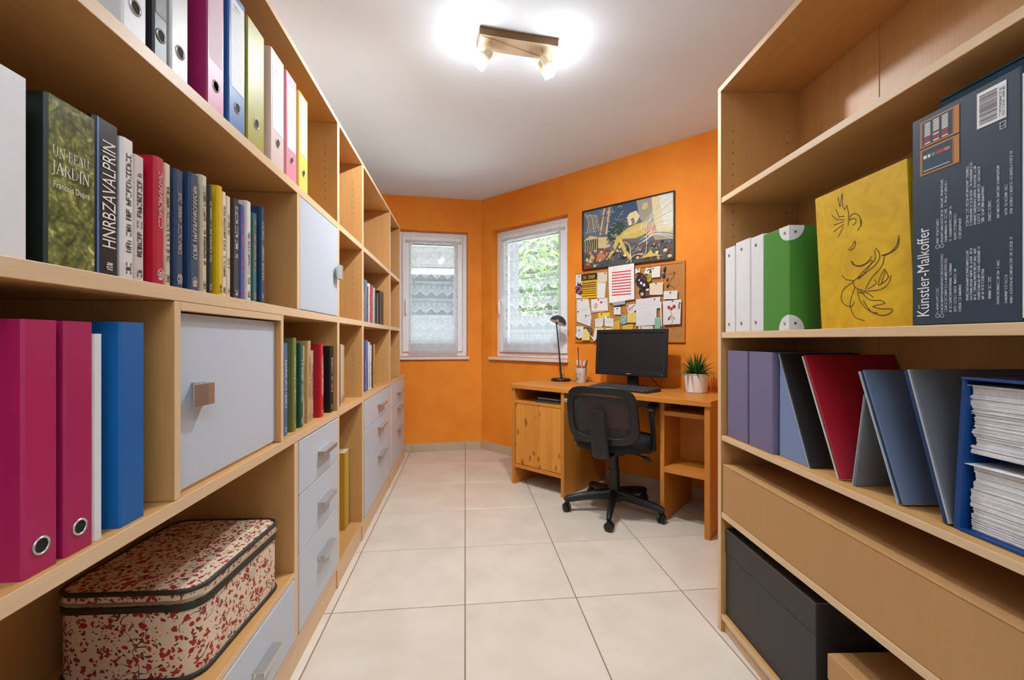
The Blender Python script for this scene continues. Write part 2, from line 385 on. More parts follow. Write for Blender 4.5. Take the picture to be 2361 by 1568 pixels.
def window(name, P, rot, x0, x1, z0, z1, handle_side, hinge_x):
    r = bpy.data.objects.new(name, None); COL.objects.link(r); structure(r); r.location = P(0, 0); r.rotation_euler = (0, 0, rot)
    m = MB(); rectframe(m, x0 + .001, x1 - .001, z0 + .001, z1 - .001, .052, .075, .15); m.build('window_frame', PVC, r, bevel=.003)
    m = MB(); rectframe(m, x0 + .045, x1 - .045, z0 + .045, z1 - .045, .078, .055, .125); m.build('sash', PVC, r, bevel=.005)
    m = MB(); rectframe(m, x0 + .0425, x1 - .0425, z0 + .0425, z1 - .0425, .0024, .070, .0748); m.build('seal', mat('seal_grey', srgb(120, 116, 114), .7), r)
    m = MB(); rectframe(m, x0 + .119, x1 - .119, z0 + .119, z1 - .119, .004, .0545, .087); m.build('seal', mat('seal_grey', srgb(120, 116, 114), .7), r)
    MB().box(x0 + .119, x1 - .119, .088, .094, z0 + .119, z1 - .119).build('glass_pane', GLASS, r)
    hx = x0 + .083 if handle_side < 0 else x1 - .083; zc = (z0 + z1) / 2 - .08
    h = MB(); h.box(hx - .013, hx + .013, .044, .055, zc - .03, zc + .045)
    h.ring([(hx, .044, zc + .01), (hx, .018, zc + .012), (hx, .012, zc - .005), (hx, .014, zc - .115)], [.009, .009, .010, .008], 10)
    h.build('window_handle', PVC, r, bevel=.002, smooth=True)
    for hz in (z0 + .1, z1 - .16):
        MB().cyl((hinge_x, .062, hz), (hinge_x, .062, hz + .075), .0075, seg=10).build('hinge', PVC, r, smooth=True)
    MB().box(x0 - .012, x1 + .012, -.034, .052, z0 - .026, z0 - .0005).build('sill', STONE, r, bevel=.003)
    MB().box(x0 + .002, x1 - .002, .0535, .30, z0 - .03, z0 - .0005).build('outer_sill', STONE, r)
    return r
window('window_1', Vp, VROT, -W1[1], -W1[0], W1[2], W1[3], -1, -W1[0] - .05)
window('window_2', Wp, WROT, W2[0], W2[1], W2[2], W2[3], -1, W2[1] - .05)

# ---------------------------------------------------------------- lace curtains
def nmath(nt, op, a, b=None, c=None):
    n = nt.nodes.new('ShaderNodeMath'); n.operation = op
    for i, v in enumerate((a, b, c)):
        if v is None: continue
        if isinstance(v, (int, float)): n.inputs[i].default_value = v
        else: nt.links.new(v, n.inputs[i])
    return n.outputs[0]
def lacemat(name, width, height, hem_l, hem_r, hem_b):
    m = bpy.data.materials.new(name); m.use_nodes = True; nt = m.node_tree; nt.nodes.clear(); N = nt.nodes; K = nt.links
    t = N.new('ShaderNodeTexCoord'); s = N.new('ShaderNodeSeparateXYZ'); K.new(t.outputs['Object'], s.inputs[0])
    x, z = s.outputs['X'], s.outputs['Z']; M_ = lambda *a: nmath(nt, *a)
    v = M_('FRACT', M_('DIVIDE', M_('SUBTRACT', z, .03), .166))            # 0 bottom of a row, 1 top
    # ladder of little holes at the top of each row
    lad = M_('MULTIPLY', M_('GREATER_THAN', v, .84), M_('LESS_THAN', M_('FRACT', M_('DIVIDE', x, .0145)), .5))
    line = M_('GREATER_THAN', v, .965)
    lad = M_('MAXIMUM', lad, line)
    # flower rings
    fx = M_('SUBTRACT', M_('FRACT', M_('DIVIDE', x, .052)), .5)
    dx = M_('MULTIPLY', fx, .052); dz = M_('MULTIPLY', M_('SUBTRACT', v, .66), .166)
    d = M_('SQRT', M_('ADD', M_('MULTIPLY', dx, dx), M_('MULTIPLY', dz, dz)))
    ring = M_('MULTIPLY', M_('GREATER_THAN', d, .006), M_('LESS_THAN', d, .0115))
    # scalloped / zigzag edge
    tri = M_('MULTIPLY', M_('ABSOLUTE', M_('SUBTRACT', M_('FRACT', M_('DIVIDE', x, .104)), .5)), 2.0)
    sc = M_('ABSOLUTE', M_('SINE', M_('MULTIPLY', x, math.pi / .026)))
    edge = M_('ADD', .16, M_('ADD', M_('MULTIPLY', tri, .26), M_('MULTIPLY', sc, .05)))
    dense = M_('MULTIPLY', M_('GREATER_THAN', v, edge), M_('LESS_THAN', v, .58))
    band = M_('MULTIPLY', M_('GREATER_THAN', v, .56), M_('LESS_THAN', v, .78))
    rim = M_('LESS_THAN', M_('ABSOLUTE', M_('SUBTRACT', v, edge)), .035)
    base = M_('MAXIMUM', M_('MULTIPLY', dense, .50), M_('MULTIPLY', band, .30))
    pat = M_('MAXIMUM', M_('MAXIMUM', base, M_('MULTIPLY', ring, .85)), M_('MAXIMUM', M_('MULTIPLY', lad, .8), M_('MULTIPLY', rim, .85)))
    nz = N.new('ShaderNodeTexNoise'); nz.inputs['Scale'].default_value = 160; K.new(t.outputs['Object'], nz.inputs['Vector'])
    pat = M_('MULTIPLY', pat, M_('ADD', .65, M_('MULTIPLY', nz.outputs['Fac'], .6)))
    hem = M_('MAXIMUM', M_('MAXIMUM', M_('LESS_THAN', x, hem_l), M_('GREATER_THAN', x, width - hem_r)), M_('MAXIMUM', M_('LESS_THAN', z, hem_b), M_('GREATER_THAN', z, height - .035)))
    al = M_('MAXIMUM', M_('ADD', .20, M_('MULTIPLY', pat, .78)), M_('MULTIPLY', hem, .62))
    tr = N.new('ShaderNodeBsdfTransparent'); tl = N.new('ShaderNodeBsdfTranslucent'); df = N.new('ShaderNodeBsdfDiffuse')
    tl.inputs[0].default_value = (.66, .72, .78, 1); df.inputs[0].default_value = (.80, .83, .88, 1)
    a = N.new('ShaderNodeMixShader'); a.inputs[0].default_value = .55; K.new(tl.outputs[0], a.inputs[1]); K.new(df.outputs[0], a.inputs[2])
    b = N.new('ShaderNodeMixShader'); K.new(al, b.inputs[0]); K.new(tr.outputs[0], b.inputs[1]); K.new(a.outputs[0], b.inputs[2])
    o = N.new('ShaderNodeOutputMaterial'); K.new(b.outputs[0], o.inputs[0])
    return m
def curtain(label, P, rot, s_of, x0, x1, z0, z1, hem):
    wd, ht = x1 - x0, z1 - z0
    base = P(0, 0)
    c, s_ = math.cos(rot), math.sin(rot)
    loc = (base[0] + c * x0 - s_ * .030, base[1] + s_ * x0 + c * .030, z0)
    t = thing('lace_curtain', label, 'curtain', loc, rot, 'lace curtains on the bay windows')
    m = MB(); nx, nz = 60, 8; vs = []; fs = []
    for j in range(nz + 1):
        for i in range(nx + 1):
            x = wd * i / nx; z = ht * j / nz
            vs.append((x, .0035 * math.sin(x * 55) + .002 * math.sin(x * 23 + z * 3), z))
    for j in range(nz):
        for i in range(nx):
            k = j * (nx + 1) + i; fs.append((k, k + 1, k + nx + 2, k + nx + 1))
    m.add(vs, fs); m.build('lace_panel', lacemat('lace_' + str(len(_m)) + str(round(x0, 2)), wd, ht, *hem), t, smooth=True)
    m = MB(); m.cyl((-.02, 0, ht - .012), (wd + .02, 0, ht - .012), .0035, seg=8)
    for x in (-.02, wd + .02):
        pts = [(x, .0 + .004, ht - .012)]
        m.ring([(x + .010 * math.cos(a), .006, ht - .012 + .010 * math.sin(a)) for a in [2 * math.pi * k / 10 for k in range(10)]], .003, 6, closed=True)
        m.cyl((x, -.002, ht - .012), (x, .02, ht - .012), .003, seg=6)
    m.build('curtain_rod', mat('rod_cream', srgb(214, 204, 186), .4), t, smooth=True)
    return t
curtain('white lace curtain with zigzag bands on the narrow window by the shelving end', Vp, VROT, -1, -.69, -.225, .93, 2.02, (.03, .05, .1))
curtain('white lace curtain on the wide window behind the desk lamp', Wp, WROT, 1, .265, .925, .955, 2.015, (.035, .035, .1))

# ---------------------------------------------------------------- outside, seen through the lace
structure(MB().box(-9, 12, 4.75, 26, -.3, -.15).build('ground', mat('paving', srgb(236, 236, 232), .9, noise=.1, nscale=2)))
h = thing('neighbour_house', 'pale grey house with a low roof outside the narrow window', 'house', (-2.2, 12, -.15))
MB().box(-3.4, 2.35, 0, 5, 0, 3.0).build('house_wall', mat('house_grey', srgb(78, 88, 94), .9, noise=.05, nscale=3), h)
m = MB(); m.prism([(-.6, 2.95), (2.5, 4.3), (5.6, 2.95), (5.6, 3.1), (2.5, 4.48), (-.6, 3.1)], lambda p, q, d: (d, p, q), -3.8, 2.75); m.build('house_roof', mat('roof_tile', srgb(52, 50, 50), .9, noise=.12, nscale=8), h)
MB().box(-3.8, 2.75, -.7, -.58, 2.9, 3.05).build('gutter', mat('gutter_white', srgb(130, 130, 132), .5), h)
for x in (-2.6, -.4, 1.3):
    f = MB(); f.box(x, x + .8, -.02, .02, .9, 2.1); f.build('house_window', mat('house_window_dark', srgb(70, 80, 90), .2), h)
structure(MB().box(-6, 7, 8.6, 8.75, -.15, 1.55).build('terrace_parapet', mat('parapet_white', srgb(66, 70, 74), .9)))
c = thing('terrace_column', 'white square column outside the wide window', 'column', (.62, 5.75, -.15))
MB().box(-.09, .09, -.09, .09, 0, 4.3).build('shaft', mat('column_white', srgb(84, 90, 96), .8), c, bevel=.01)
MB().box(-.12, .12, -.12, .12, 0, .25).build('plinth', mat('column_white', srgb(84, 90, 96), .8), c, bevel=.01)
rng = random.Random(4)
def tree(label, loc, hgt, rad, col, seed):
    r = random.Random(seed); t = thing('garden_tree', label, 'tree', loc)
    MB().ring([(0, 0, 0), (.05, .03, hgt * .4), (0, -.03, hgt * .75)], [.12, .09, .04], 8).build('trunk', mat('bark', srgb(92, 74, 60), .9), t, smooth=True)
    m = MB()
    for k in range(1500):
        a = r.random() * 6.283; b = math.acos(r.uniform(-1, 1)); q = rad * (r.random() ** .4)
        p = Vector((q * math.cos(a) * math.sin(b), q * math.sin(a) * math.sin(b), hgt * .8 + q * math.cos(b) * .95))
        d = Vector((r.uniform(-1, 1), r.uniform(-1, 1), r.uniform(-1, 1))).normalized(); e = d.orthogonal().normalized(); l = r.uniform(.10, .2)
        m.add([p - e * l * .3, p + d * l, p + e * l * .3, p - d * l], [(0, 1, 2, 3)])
    tag(m.build('foliage', mat('leaf_' + label[:9], col, .6, noise=.25, nscale=5), t), kind='stuff')
tree('bright green leafy tree outside the wide window', (2.0, 10.2, -.15), 3.6, 1.45, srgb(96, 130, 40), 1)
tree('darker green tree behind the bright leafy one', (3.4, 13.0, -.15), 4.2, 1.7, srgb(60, 84, 40), 2)
# ---------------------------------------------------------------- shelving along the left wall
XF, XB = -.54, -.922
Z1, Z2, Z3, Z4, TH = .758, 1.160, 1.562, 2.003, .026
def unit(label, y0, y1, near_side=False, far=.03, top_y1=None, upper_y1=None):
    t = thing('shelving_unit', label, 'shelving', (XF, y0, 0), 0, 'beech shelving units along the wall')
    D = XB - XF; L = y1 - y0; U = (upper_y1 or y1) - y0
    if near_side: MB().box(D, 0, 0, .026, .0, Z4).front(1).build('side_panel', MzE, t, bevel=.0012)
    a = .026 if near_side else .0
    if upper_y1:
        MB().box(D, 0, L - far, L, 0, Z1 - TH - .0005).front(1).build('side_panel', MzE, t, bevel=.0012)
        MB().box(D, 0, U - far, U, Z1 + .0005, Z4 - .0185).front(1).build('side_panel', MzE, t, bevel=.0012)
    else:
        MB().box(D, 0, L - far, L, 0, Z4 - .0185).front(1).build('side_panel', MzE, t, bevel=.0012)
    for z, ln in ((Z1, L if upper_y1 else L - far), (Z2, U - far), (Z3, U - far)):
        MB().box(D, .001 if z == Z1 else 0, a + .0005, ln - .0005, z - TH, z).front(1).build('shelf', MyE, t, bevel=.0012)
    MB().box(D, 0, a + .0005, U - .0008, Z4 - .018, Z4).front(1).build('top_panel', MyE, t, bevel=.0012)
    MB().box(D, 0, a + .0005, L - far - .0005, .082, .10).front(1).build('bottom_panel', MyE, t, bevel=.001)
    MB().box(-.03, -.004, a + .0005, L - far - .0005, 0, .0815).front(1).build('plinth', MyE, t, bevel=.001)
    MB().box(D - .006, D - .0005, 0, U, 0, Z4).build('back_panel', Mz, t)
    # rows of shelf-pin holes in the far side
    m = MB()
    yy = U - far - .0004
    for zz in [.86 + .032 * k for k in range(7)] + [1.26 + .032 * k for k in range(7)] + [1.66 + .032 * k for k in range(8)]:
        for xx in (-.05, -.33):
            m.add([(xx + .0022 * math.cos(k * 1.047), yy, zz + .0022 * math.sin(k * 1.047)) for k in range(6)], [tuple(range(6))])
    tag(m.build('pin_holes', DARK, t), kind='stuff')
    return t
def drawer(t, y0, y1, z0, z1, hy, hz, hw):
    d = MB().box(-.0175, .002, y0, y1, z0, z1).build('drawer', GREYL, t, bevel=.0012)
    MB().box(-.30, -.018, y0 + .012, y1 - .012, z0 + .01, z1 - .03).build('drawer_box', Mx, t)
    m = MB(); m.prism([(.0022, .006), (.0022, -.012), (.0045, -.012), (.0045, .003), (.027, .003), (.027, -.010), (.030, -.010), (.030, .006)], lambda p, q, e: (p, e, hz + q), hy - hw / 2, hy + hw / 2)
    m.build('handle', CHROME, d, bevel=.0008)
    return d
def square_handle(d, y, z, w, h):
    m = MB(); m.box(.003, .018, y - w * .12, y + w * .12, z - h * .35, z + h * .35)
    m.prism([(.016, -w / 2), (.019, -w / 2), (.024, w * .18), (.024, w / 2), (.004, w / 2), (.004, w / 2 - .003), (.020, w / 2 - .003), (.020, w * .2), (.016, -w * .4)], lambda p, q, e: (p, y + q, e), z - h / 2, z + h / 2)
    m.build('handle', CHROME, d, bevel=.0006)
YA0, YA1, YB1, YC1, YD1, YDL = .15, 1.944, 2.395, 3.236, 3.70, 3.955
A = unit('long beech shelving unit nearest the viewer, with binders, books and two grey doors', YA0, YA1, True)
o = YA0
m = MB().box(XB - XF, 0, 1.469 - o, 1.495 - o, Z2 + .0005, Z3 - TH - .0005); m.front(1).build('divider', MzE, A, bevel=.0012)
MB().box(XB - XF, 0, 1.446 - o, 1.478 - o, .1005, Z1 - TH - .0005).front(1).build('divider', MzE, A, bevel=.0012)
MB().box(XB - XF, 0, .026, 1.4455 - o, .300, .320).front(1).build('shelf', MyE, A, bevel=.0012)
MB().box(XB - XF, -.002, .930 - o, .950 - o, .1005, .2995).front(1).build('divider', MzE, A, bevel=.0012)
for z0, z1, hz in ((.553, .7285, .645), (.360, .550, .458), (.104, .357, .262)): drawer(A, 1.482 - o, 1.911 - o, z0, z1, 1.733 - o, hz, .145)
drawer(A, .953 - o, 1.443 - o, .104, .2975, 1.225 - o, .205, .115)
d = MB().box(-.018, 0, 1.4965 - o, 1.9145 - o, Z2 + .002, Z3 - TH - .002).build('door', GREYL, A, bevel=.0012); square_handle(d, 1.884 - o, 1.345, .055, .058)
# box insert with its own grey door, pushed into the near unit
I = thing('door_cube', 'beech box insert with grey door and square metal handle beside the blue binder', 'cabinet', (XF, .874, Z1 + .0006))
hh = 1.1335 - Z1 - .0006
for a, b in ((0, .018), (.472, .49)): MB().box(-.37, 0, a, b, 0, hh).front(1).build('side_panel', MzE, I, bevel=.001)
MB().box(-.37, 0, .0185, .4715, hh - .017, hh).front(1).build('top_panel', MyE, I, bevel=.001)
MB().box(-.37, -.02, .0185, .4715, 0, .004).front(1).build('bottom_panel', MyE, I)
MB().box(-.37, -.365, .0185, .4715, .004, hh - .0175).build('back_panel', Mz, I)
d = MB().box(-.034, -.016, .021, .469, .0055, hh - .020).build('door', GREYL, I, bevel=.0012)
m = MB(); m.box(-.0155, .001, .078, .096, .185, .215); m.prism([(-.001, .056), (.002, .056), (.007, .096), (.007, .118), (-.0155, .118), (-.0155, .115), (.003, .115), (.003, .097)], lambda p, q, e: (p, q, e), .166, .212); m.build('handle', CHROME, d, bevel=.0006)
B = unit('narrow beech shelving unit with open compartments, second along the wall', YA1, YB1, far=.034)
C = unit('beech shelving unit with wide grey drawers, third along the wall', YB1, YC1, far=.036); o = YB1
for z0, z1, hz in ((.573, .7285, .655), (.405, .570, .515), (.104, .402, .338)): drawer(C, .016, YC1 - o - .06, z0, z1, 2.86 - o, hz, .20)
Dn = unit('beech shelving unit by the window with a deeper drawer base, farthest along the wall', YC1, YDL, far=.025, upper_y1=YD1); o = YC1
for z0, z1, hz in ((.558, .7285, .640), (.400, .555, .515), (.104, .397, .345)): drawer(Dn, .027, YDL - o - .055, z0, z1, 3.63 - o, hz, .20)

# ---------------------------------------------------------------- books and binders
def cov(c, rough=.45): return mat('cover_%d_%d_%d' % tuple(int(x * 255) for x in c), srgb(*[x * .98 for x in c]), rough, noise=.03, nscale=30)
PAPER = mat('page_edge', srgb(214, 200, 176), .8, noise=.08, nscale=300)
rg = random.Random(11)
FS = lambda w: (lambda p, q: (.0006, -w / 2 + p, q))               # spine face: p across from the near edge, q up
FUP = lambda w: (lambda p, q: (.0006, w / 2 - q, p))                # text running up: p along, q letter height from the far edge inward... letters' tops to the near edge
def ink(c): return mat('ink_%d_%d_%d' % tuple(int(x * 255) for x in c), srgb(*c), .6)
def book(label, cat, y0, y1, z0, h, xf, col, group, depth=.17, soft=False, text=None, tcol=(40, 36, 34), extra=None, name='book', stripe=None, seed=0):
    wd = y1 - y0 - .0012; t = thing(name, label, cat, (xf, (y0 + y1) / 2, z0 + .0004), 0, group)
    b = .0018 if wd > .012 else .0012; m = MB()
    r = min(.004, wd * .25)
    m.prism([(-depth, -wd / 2), (-r, -wd / 2), (0, -wd / 2 + r), (0, wd / 2 - r), (-r, wd / 2), (-depth, wd / 2), (-depth, wd / 2 - b), (-b * 2, wd / 2 - b), (-b * 2, -wd / 2 + b), (-depth, -wd / 2 + b)], lambda p, q, e: (p, q, e), 0, h)
    m.build('cover', cov(col, .55 if soft else .38), t)
    MB().box(-depth + .003, -b * 2, -wd / 2 + b, wd / 2 - b, .003, h - (.001 if soft else .004)).build('pages', PAPER, t)
    if stripe:
        m = MB(); m.flat([(0.0006, 0), (.0045, 0), (.0045, h), (.0006, h)], lambda p, q: (.0005, -wd / 2 + r + p, q)); m.build('stripe', cov(stripe), t)
    if text is not None and wd > .006:
        m = MB(); rr = random.Random(seed + int(y0 * 1000)); hgt = min(wd * .42, .016); f = lambda p, q: (.0007, hgt / 2 - q + (wd * .02), p)
        for a, l in (text if isinstance(text, list) else [(.28, .55)]): scribble(m, h * a, 0, h * l, hgt, f, rr)
        mk = MB(); scribble(m, h * .045, 0, min(.014, h * .06), hgt, f, rr, 0)
        tag(m.build('spine_lettering', ink(tcol), t), kind='stuff')
    if extra: extra(t, wd, h)
    return t
def binder(label, y0, y1, z0, h, xf, col, group, ring_z=.065, ring_r=.011, lab=None, labcol=(236, 232, 228), depth=.285, edge=None, name='ring_binder', side=None, chrome=False, textlab=None):
    wd = y1 - y0 - .0014; t = thing(name, label, 'binder', (xf, (y0 + y1) / 2, z0 + .0004), 0, group)
    r = min(.003, wd * .2); m = MB()
    m.prism([(-depth, -wd / 2), (-r, -wd / 2), (0, -wd / 2 + r), (0, wd / 2 - r), (-r, wd / 2), (-depth, wd / 2), (-depth, wd / 2 - .003), (-.005, wd / 2 - .003), (-.005, -wd / 2 + .003), (-depth, -wd / 2 + .003)], lambda p, q, e: (p, q, e), 0, h)
    m.build('cover', cov(col, .42), t)
    MB().box(-depth + .01, -.02, -wd / 2 + .0032, wd / 2 - .0032, .006, h - .012).build('paper', PAPER, t)
    if ring_r:
        m = MB(); n = 20
        m.ring([(.0004, ring_r * math.cos(6.2832 * k / n), ring_z + ring_r * math.sin(6.2832 * k / n)) for k in range(n)], ring_r * .17, 8, closed=True)
        rr_ = m.build('finger_ring', CHROME, t, smooth=True)
        m = MB(); m.flat([(ring_r * math.cos(6.2832 * k / n), ring_r * math.sin(6.2832 * k / n)) for k in range(n)], lambda p, q: (.0004, p, ring_z + q)); m.build('finger_hole', DARK, rr_)
    if lab:
        z_0, z_1 = lab; m = MB().box(.0001, .0007, -wd / 2 + wd * .12, wd / 2 - wd * .10, z_0, z_1); l = m.build('spine_label', cov(labcol, .6), t)
        if textlab:
            m = MB(); rr = random.Random(int(y0 * 999)); f = lambda p, q: (.0009, -wd * .33 + p, q)
            k = z_1 - .012
            while k > z_0 + .004: scribble(m, 0, k, wd * .6, .0022, f, rr); k -= .0052
            m.build('label_print', ink(textlab), l)
        else:
            m = MB(); rr = random.Random(int(y0 * 999)); f = lambda p, q: (.0009, -wd * .3 + p, q)
            scribble(m, 0, z_1 - .02, wd * .5, .006, f, rr); scribble(m, 0, z_1 - .03, wd * .4, .004, f, rr)
            m.build('label_print', ink((190, 186, 184)), l)
    return t
G1 = 'ring binders on the top tier of the shelving'
binder('white binder nearest the viewer on the top tier, hole low on its spine', .764, .818, Z3, .33, -.55, (214, 210, 206), G1, .055)
binder('black binder with printed grey label on the top tier', .834, .871, Z3, .33, -.55, (34, 32, 34), G1, .05, .0105, (.085, .22), (158, 156, 154), textlab=(226, 224, 222))
binder('white binder between the black and magenta ones on the top tier', .880, .932, Z3, .33, -.55, (206, 202, 196), G1, .055)
def facing(t, wd, h, c): m = MB().box(-.0002, .0004, -wd / 2 + .003, wd / 2 - .002, .002, h - .003); m.build('spine_facing', cov(c), t)
b = binder('magenta binder with pale pink spine and large label on the top tier', .994, 1.060, Z3, .33, -.55, (150, 22, 84), G1, .06, .0115, (.11, .32), (222, 196, 204)); facing(b, .0646, .33, (212, 130, 158))
binder('blue binder with white label on the top tier', 1.080, 1.157, Z3, .33, -.55, (44, 94, 158), G1, .06, .0115, (.10, .315), (232, 234, 240))
binder('lime yellow binder without label on the top tier', 1.168, 1.262, Z3, .325, -.55, (164, 152, 4), G1, .07, .012)
b = binder('pale beige-pink binder with white label on the top tier', 1.300, 1.393, Z3, .335, -.55, (222, 194, 184), G1, .078, .012, (.108, .30), (236, 232, 232))
binder('pink binder with white label on the top tier', 1.407, 1.492, Z3, .335, -.55, (226, 142, 156), G1, .07, .011, (.10, .30), (236, 230, 234))
binder('pale yellow binder at the far end of the top-tier row', 1.510, 1.594, Z3, .33, -.55, (226, 206, 96), G1, .068, .011, (.125, .32), (232, 220, 170))
# tier of books below
G2 = 'books on the eye-level shelf'
binder('plain white folder at the near end of the eye-level shelf', .552, .619, Z2, .232, -.556, (232, 230, 230), G2, ring_r=0, name='white_folder', depth=.24)
def gardenmat():
    m, nt, b = nt_of('garden_photo'); N = nt.nodes; K = nt.links
    t = N.new('ShaderNodeTexCoord'); s = N.new('ShaderNodeSeparateXYZ'); K.new(t.outputs['Object'], s.inputs[0])
    n = N.new('ShaderNodeTexNoise'); n.inputs['Scale'].default_value = 38; n.inputs['Detail'].default_value = 9; n.inputs['Roughness'].default_value = .68; n.inputs['Distortion'].default_value = .9
    K.new(t.outputs['Object'], n.inputs['Vector'])
    v = N.new('ShaderNodeTexVoronoi'); v.inputs['Scale'].default_value = 130; K.new(t.outputs['Object'], v.inputs['Vector'])
    r = N.new('ShaderNodeValToRGB'); e = r.color_ramp.elements
    e[0].position = .30; e[0].color = (*srgb(34, 40, 18), 1); e[1].position = .70; e[1].color = (*srgb(232, 224, 150), 1)
    q = e.new(.45); q.color = (*srgb(82, 92, 42), 1); q = e.new(.58); q.color = (*srgb(142, 142, 76), 1)
    ad = nmath(nt, 'ADD', n.outputs['Fac'], nmath(nt, 'MULTIPLY', nmath(nt, 'SUBTRACT', v.outputs['Distance'], .4), -.16))
    K.new(ad, r.inputs[0]); K.new(r.outputs[0], b.inputs['Base Color']); b.inputs['Roughness'].default_value = .3
    return m
def garden(t, wd, h):
    p = MB().box(-.0003, .0005, -wd / 2 + .003, wd / 2, 0, h).build('spine_photo', gardenmat(), t)
    m = MB(); f = lambda a, b: (.0009, -wd / 2 + a, b)
    serif_text(m, 'UN BEAU', .0075, .1505, .058, .0140, f); serif_text(m, 'JARDIN', .0065, .1275, .060, .0160, f)
    put_text(m, 'Francois Dupré', .0095, .1050, .057, .0115, f)
    m.build('title_lettering', ink((236, 232, 214)), p)
book('thick garden book with green photo spine titled Un Beau Jardin', 'book', .642, .718, Z2, .232, -.556, (20, 28, 20), G2, .22, extra=garden)
def bigtitle(t, wd, h):
    m = MB(); f = lambda a, b: (.0009, wd / 2 - .010 - b, a)
    put_text(m, 'HNRBZAVALPRIN', h * .19, -.002, h * .68, .026, f); m.build('title_lettering', ink((232, 226, 214)), t)
    m = MB(); scribble(m, h * .045, .004, .012, .012, f, random.Random(3), 0); m.build('publisher_mark', ink((220, 214, 200)), t)
book('black book with blue stripe and big condensed white title, beside the garden book', 'book', .7285, .778, Z2, .246, -.565, (18, 20, 26), G2, .2, extra=bigtitle, stripe=(70, 120, 190))
T = Z2
def mark(ch, col=(236, 230, 220)):
    def f_(t, wd, h):
        m = MB(); f = lambda a, b: (.0009, -.0055 + a, .016 + b)
        m.line([(.0055 + .007 * math.cos(k * .524), .0055 + .009 * math.sin(k * .524)) for k in range(13)], .0013, f); put_text(m, ch, .003, .001, .005, .009, f)
        m.build('publisher_mark', ink(col), t)
    return f_
book('white book with dark title, right after the black book', 'book', .783, .811, T, .238, -.565, (228, 218, 212), G2, .18, soft=True, text=[(.2, .68)])
book('grey-white book with small black title before the red one', 'book', .8125, .840, T, .222, -.568, (206, 194, 184), G2, .17, soft=True, text=[(.18, .66)])
book('bright red book on the eye-level shelf', 'book', .853, .879, T, .236, -.560, (184, 18, 44), G2, .19, text=[(.45, .42)], tcol=(232, 190, 180), extra=mark('6'))
book('beige paperback between the red and navy books', 'book', .884, .905, T, .236, -.565, (210, 186, 160), G2, .17, soft=True, text=[(.2, .62)], tcol=(90, 70, 56))
book('first navy book, nearer the red one', 'book', .918, .944, T, .238, -.566, (34, 58, 88), G2, .18, text=[(.3, .5)], tcol=(196, 170, 150), extra=mark('2'))
book('second navy book, wider than its navy neighbour', 'book', .956, .988, T, .246, -.562, (36, 60, 92), G2, .18, text=[(.28, .6)], tcol=(214, 190, 170), extra=mark('0'))
book('tan book with dark lettering after the navy pair', 'book', 1.003, 1.025, T, .258, -.566, (204, 184, 154), G2, .17, soft=True, text=[(.25, .33), (.62, .28)], tcol=(60, 52, 40))
book('slim dark green book beside the yellow one', 'book', 1.028, 1.045, T, .246, -.566, (26, 34, 28), G2, .17, text=[(.3, .55)], tcol=(200, 196, 176))
book('yellow book on the eye-level shelf', 'book', 1.063, 1.083, T, .256, -.564, (222, 178, 20), G2, .18, text=[(.04, .06)], tcol=(140, 100, 20))
book('cream paperback with black print after the yellow book', 'book', 1.0845, 1.104, T, .25, -.567, (224, 206, 180), G2, .17, soft=True, text=[(.2, .2), (.45, .42)])
book('slim cream paperback before the dark magazine-like book', 'book', 1.105, 1.126, T, .246, -.568, (218, 196, 166), G2, .17, soft=True, text=[(.3, .1), (.62, .2)], tcol=(110, 80, 60))
book('dark book with white and red lettering', 'book', 1.131, 1.162, T, .25, -.566, (40, 36, 36), G2, .17, text=[(.42, .3), (.76, .16)], tcol=(226, 220, 212))
book('blue-violet book with pink lettering', 'book', 1.166, 1.190, T, .245, -.567, (62, 72, 140), G2, .17, text=[(.3, .5)], tcol=(206, 90, 140))
book('white book with grey lettering after the blue-violet one', 'book', 1.196, 1.223, T, .264, -.566, (212, 202, 192), G2, .17, soft=True, text=[(.18, .5)], tcol=(100, 90, 80))
book('teal book with orange picture lettering', 'book', 1.230, 1.258, T, .243, -.567, (22, 96, 94), G2, .17, text=[(.35, .45), (.85, .07)], tcol=(226, 130, 60))
book('dark blue book ending the eye-level row', 'book', 1.275, 1.302, T, .272, -.566, (18, 54, 92), G2, .18, text=[(.25, .6)], tcol=(200, 180, 130))
# binders on the middle tier
G3 = 'tall binders on the middle tier'
binder('wider magenta binder at the near end of the middle tier', .603, .652, Z1, .328, -.549, (178, 28, 88), G3, .034, .0105)
binder('narrower magenta binder between its twin and the white folder', .661, .708, Z1, .328, -.549, (172, 28, 86), G3, .034, .0105)
binder('thin white folder between magenta and blue binders', .7095, .729, Z1, .311, -.552, (226, 224, 226), G3, ring_r=0, name='white_folder', depth=.25)
binder('bright blue box binder on the middle tier', .757, .812, Z1, .331, -.549, (10, 96, 164), G3, ring_r=0)
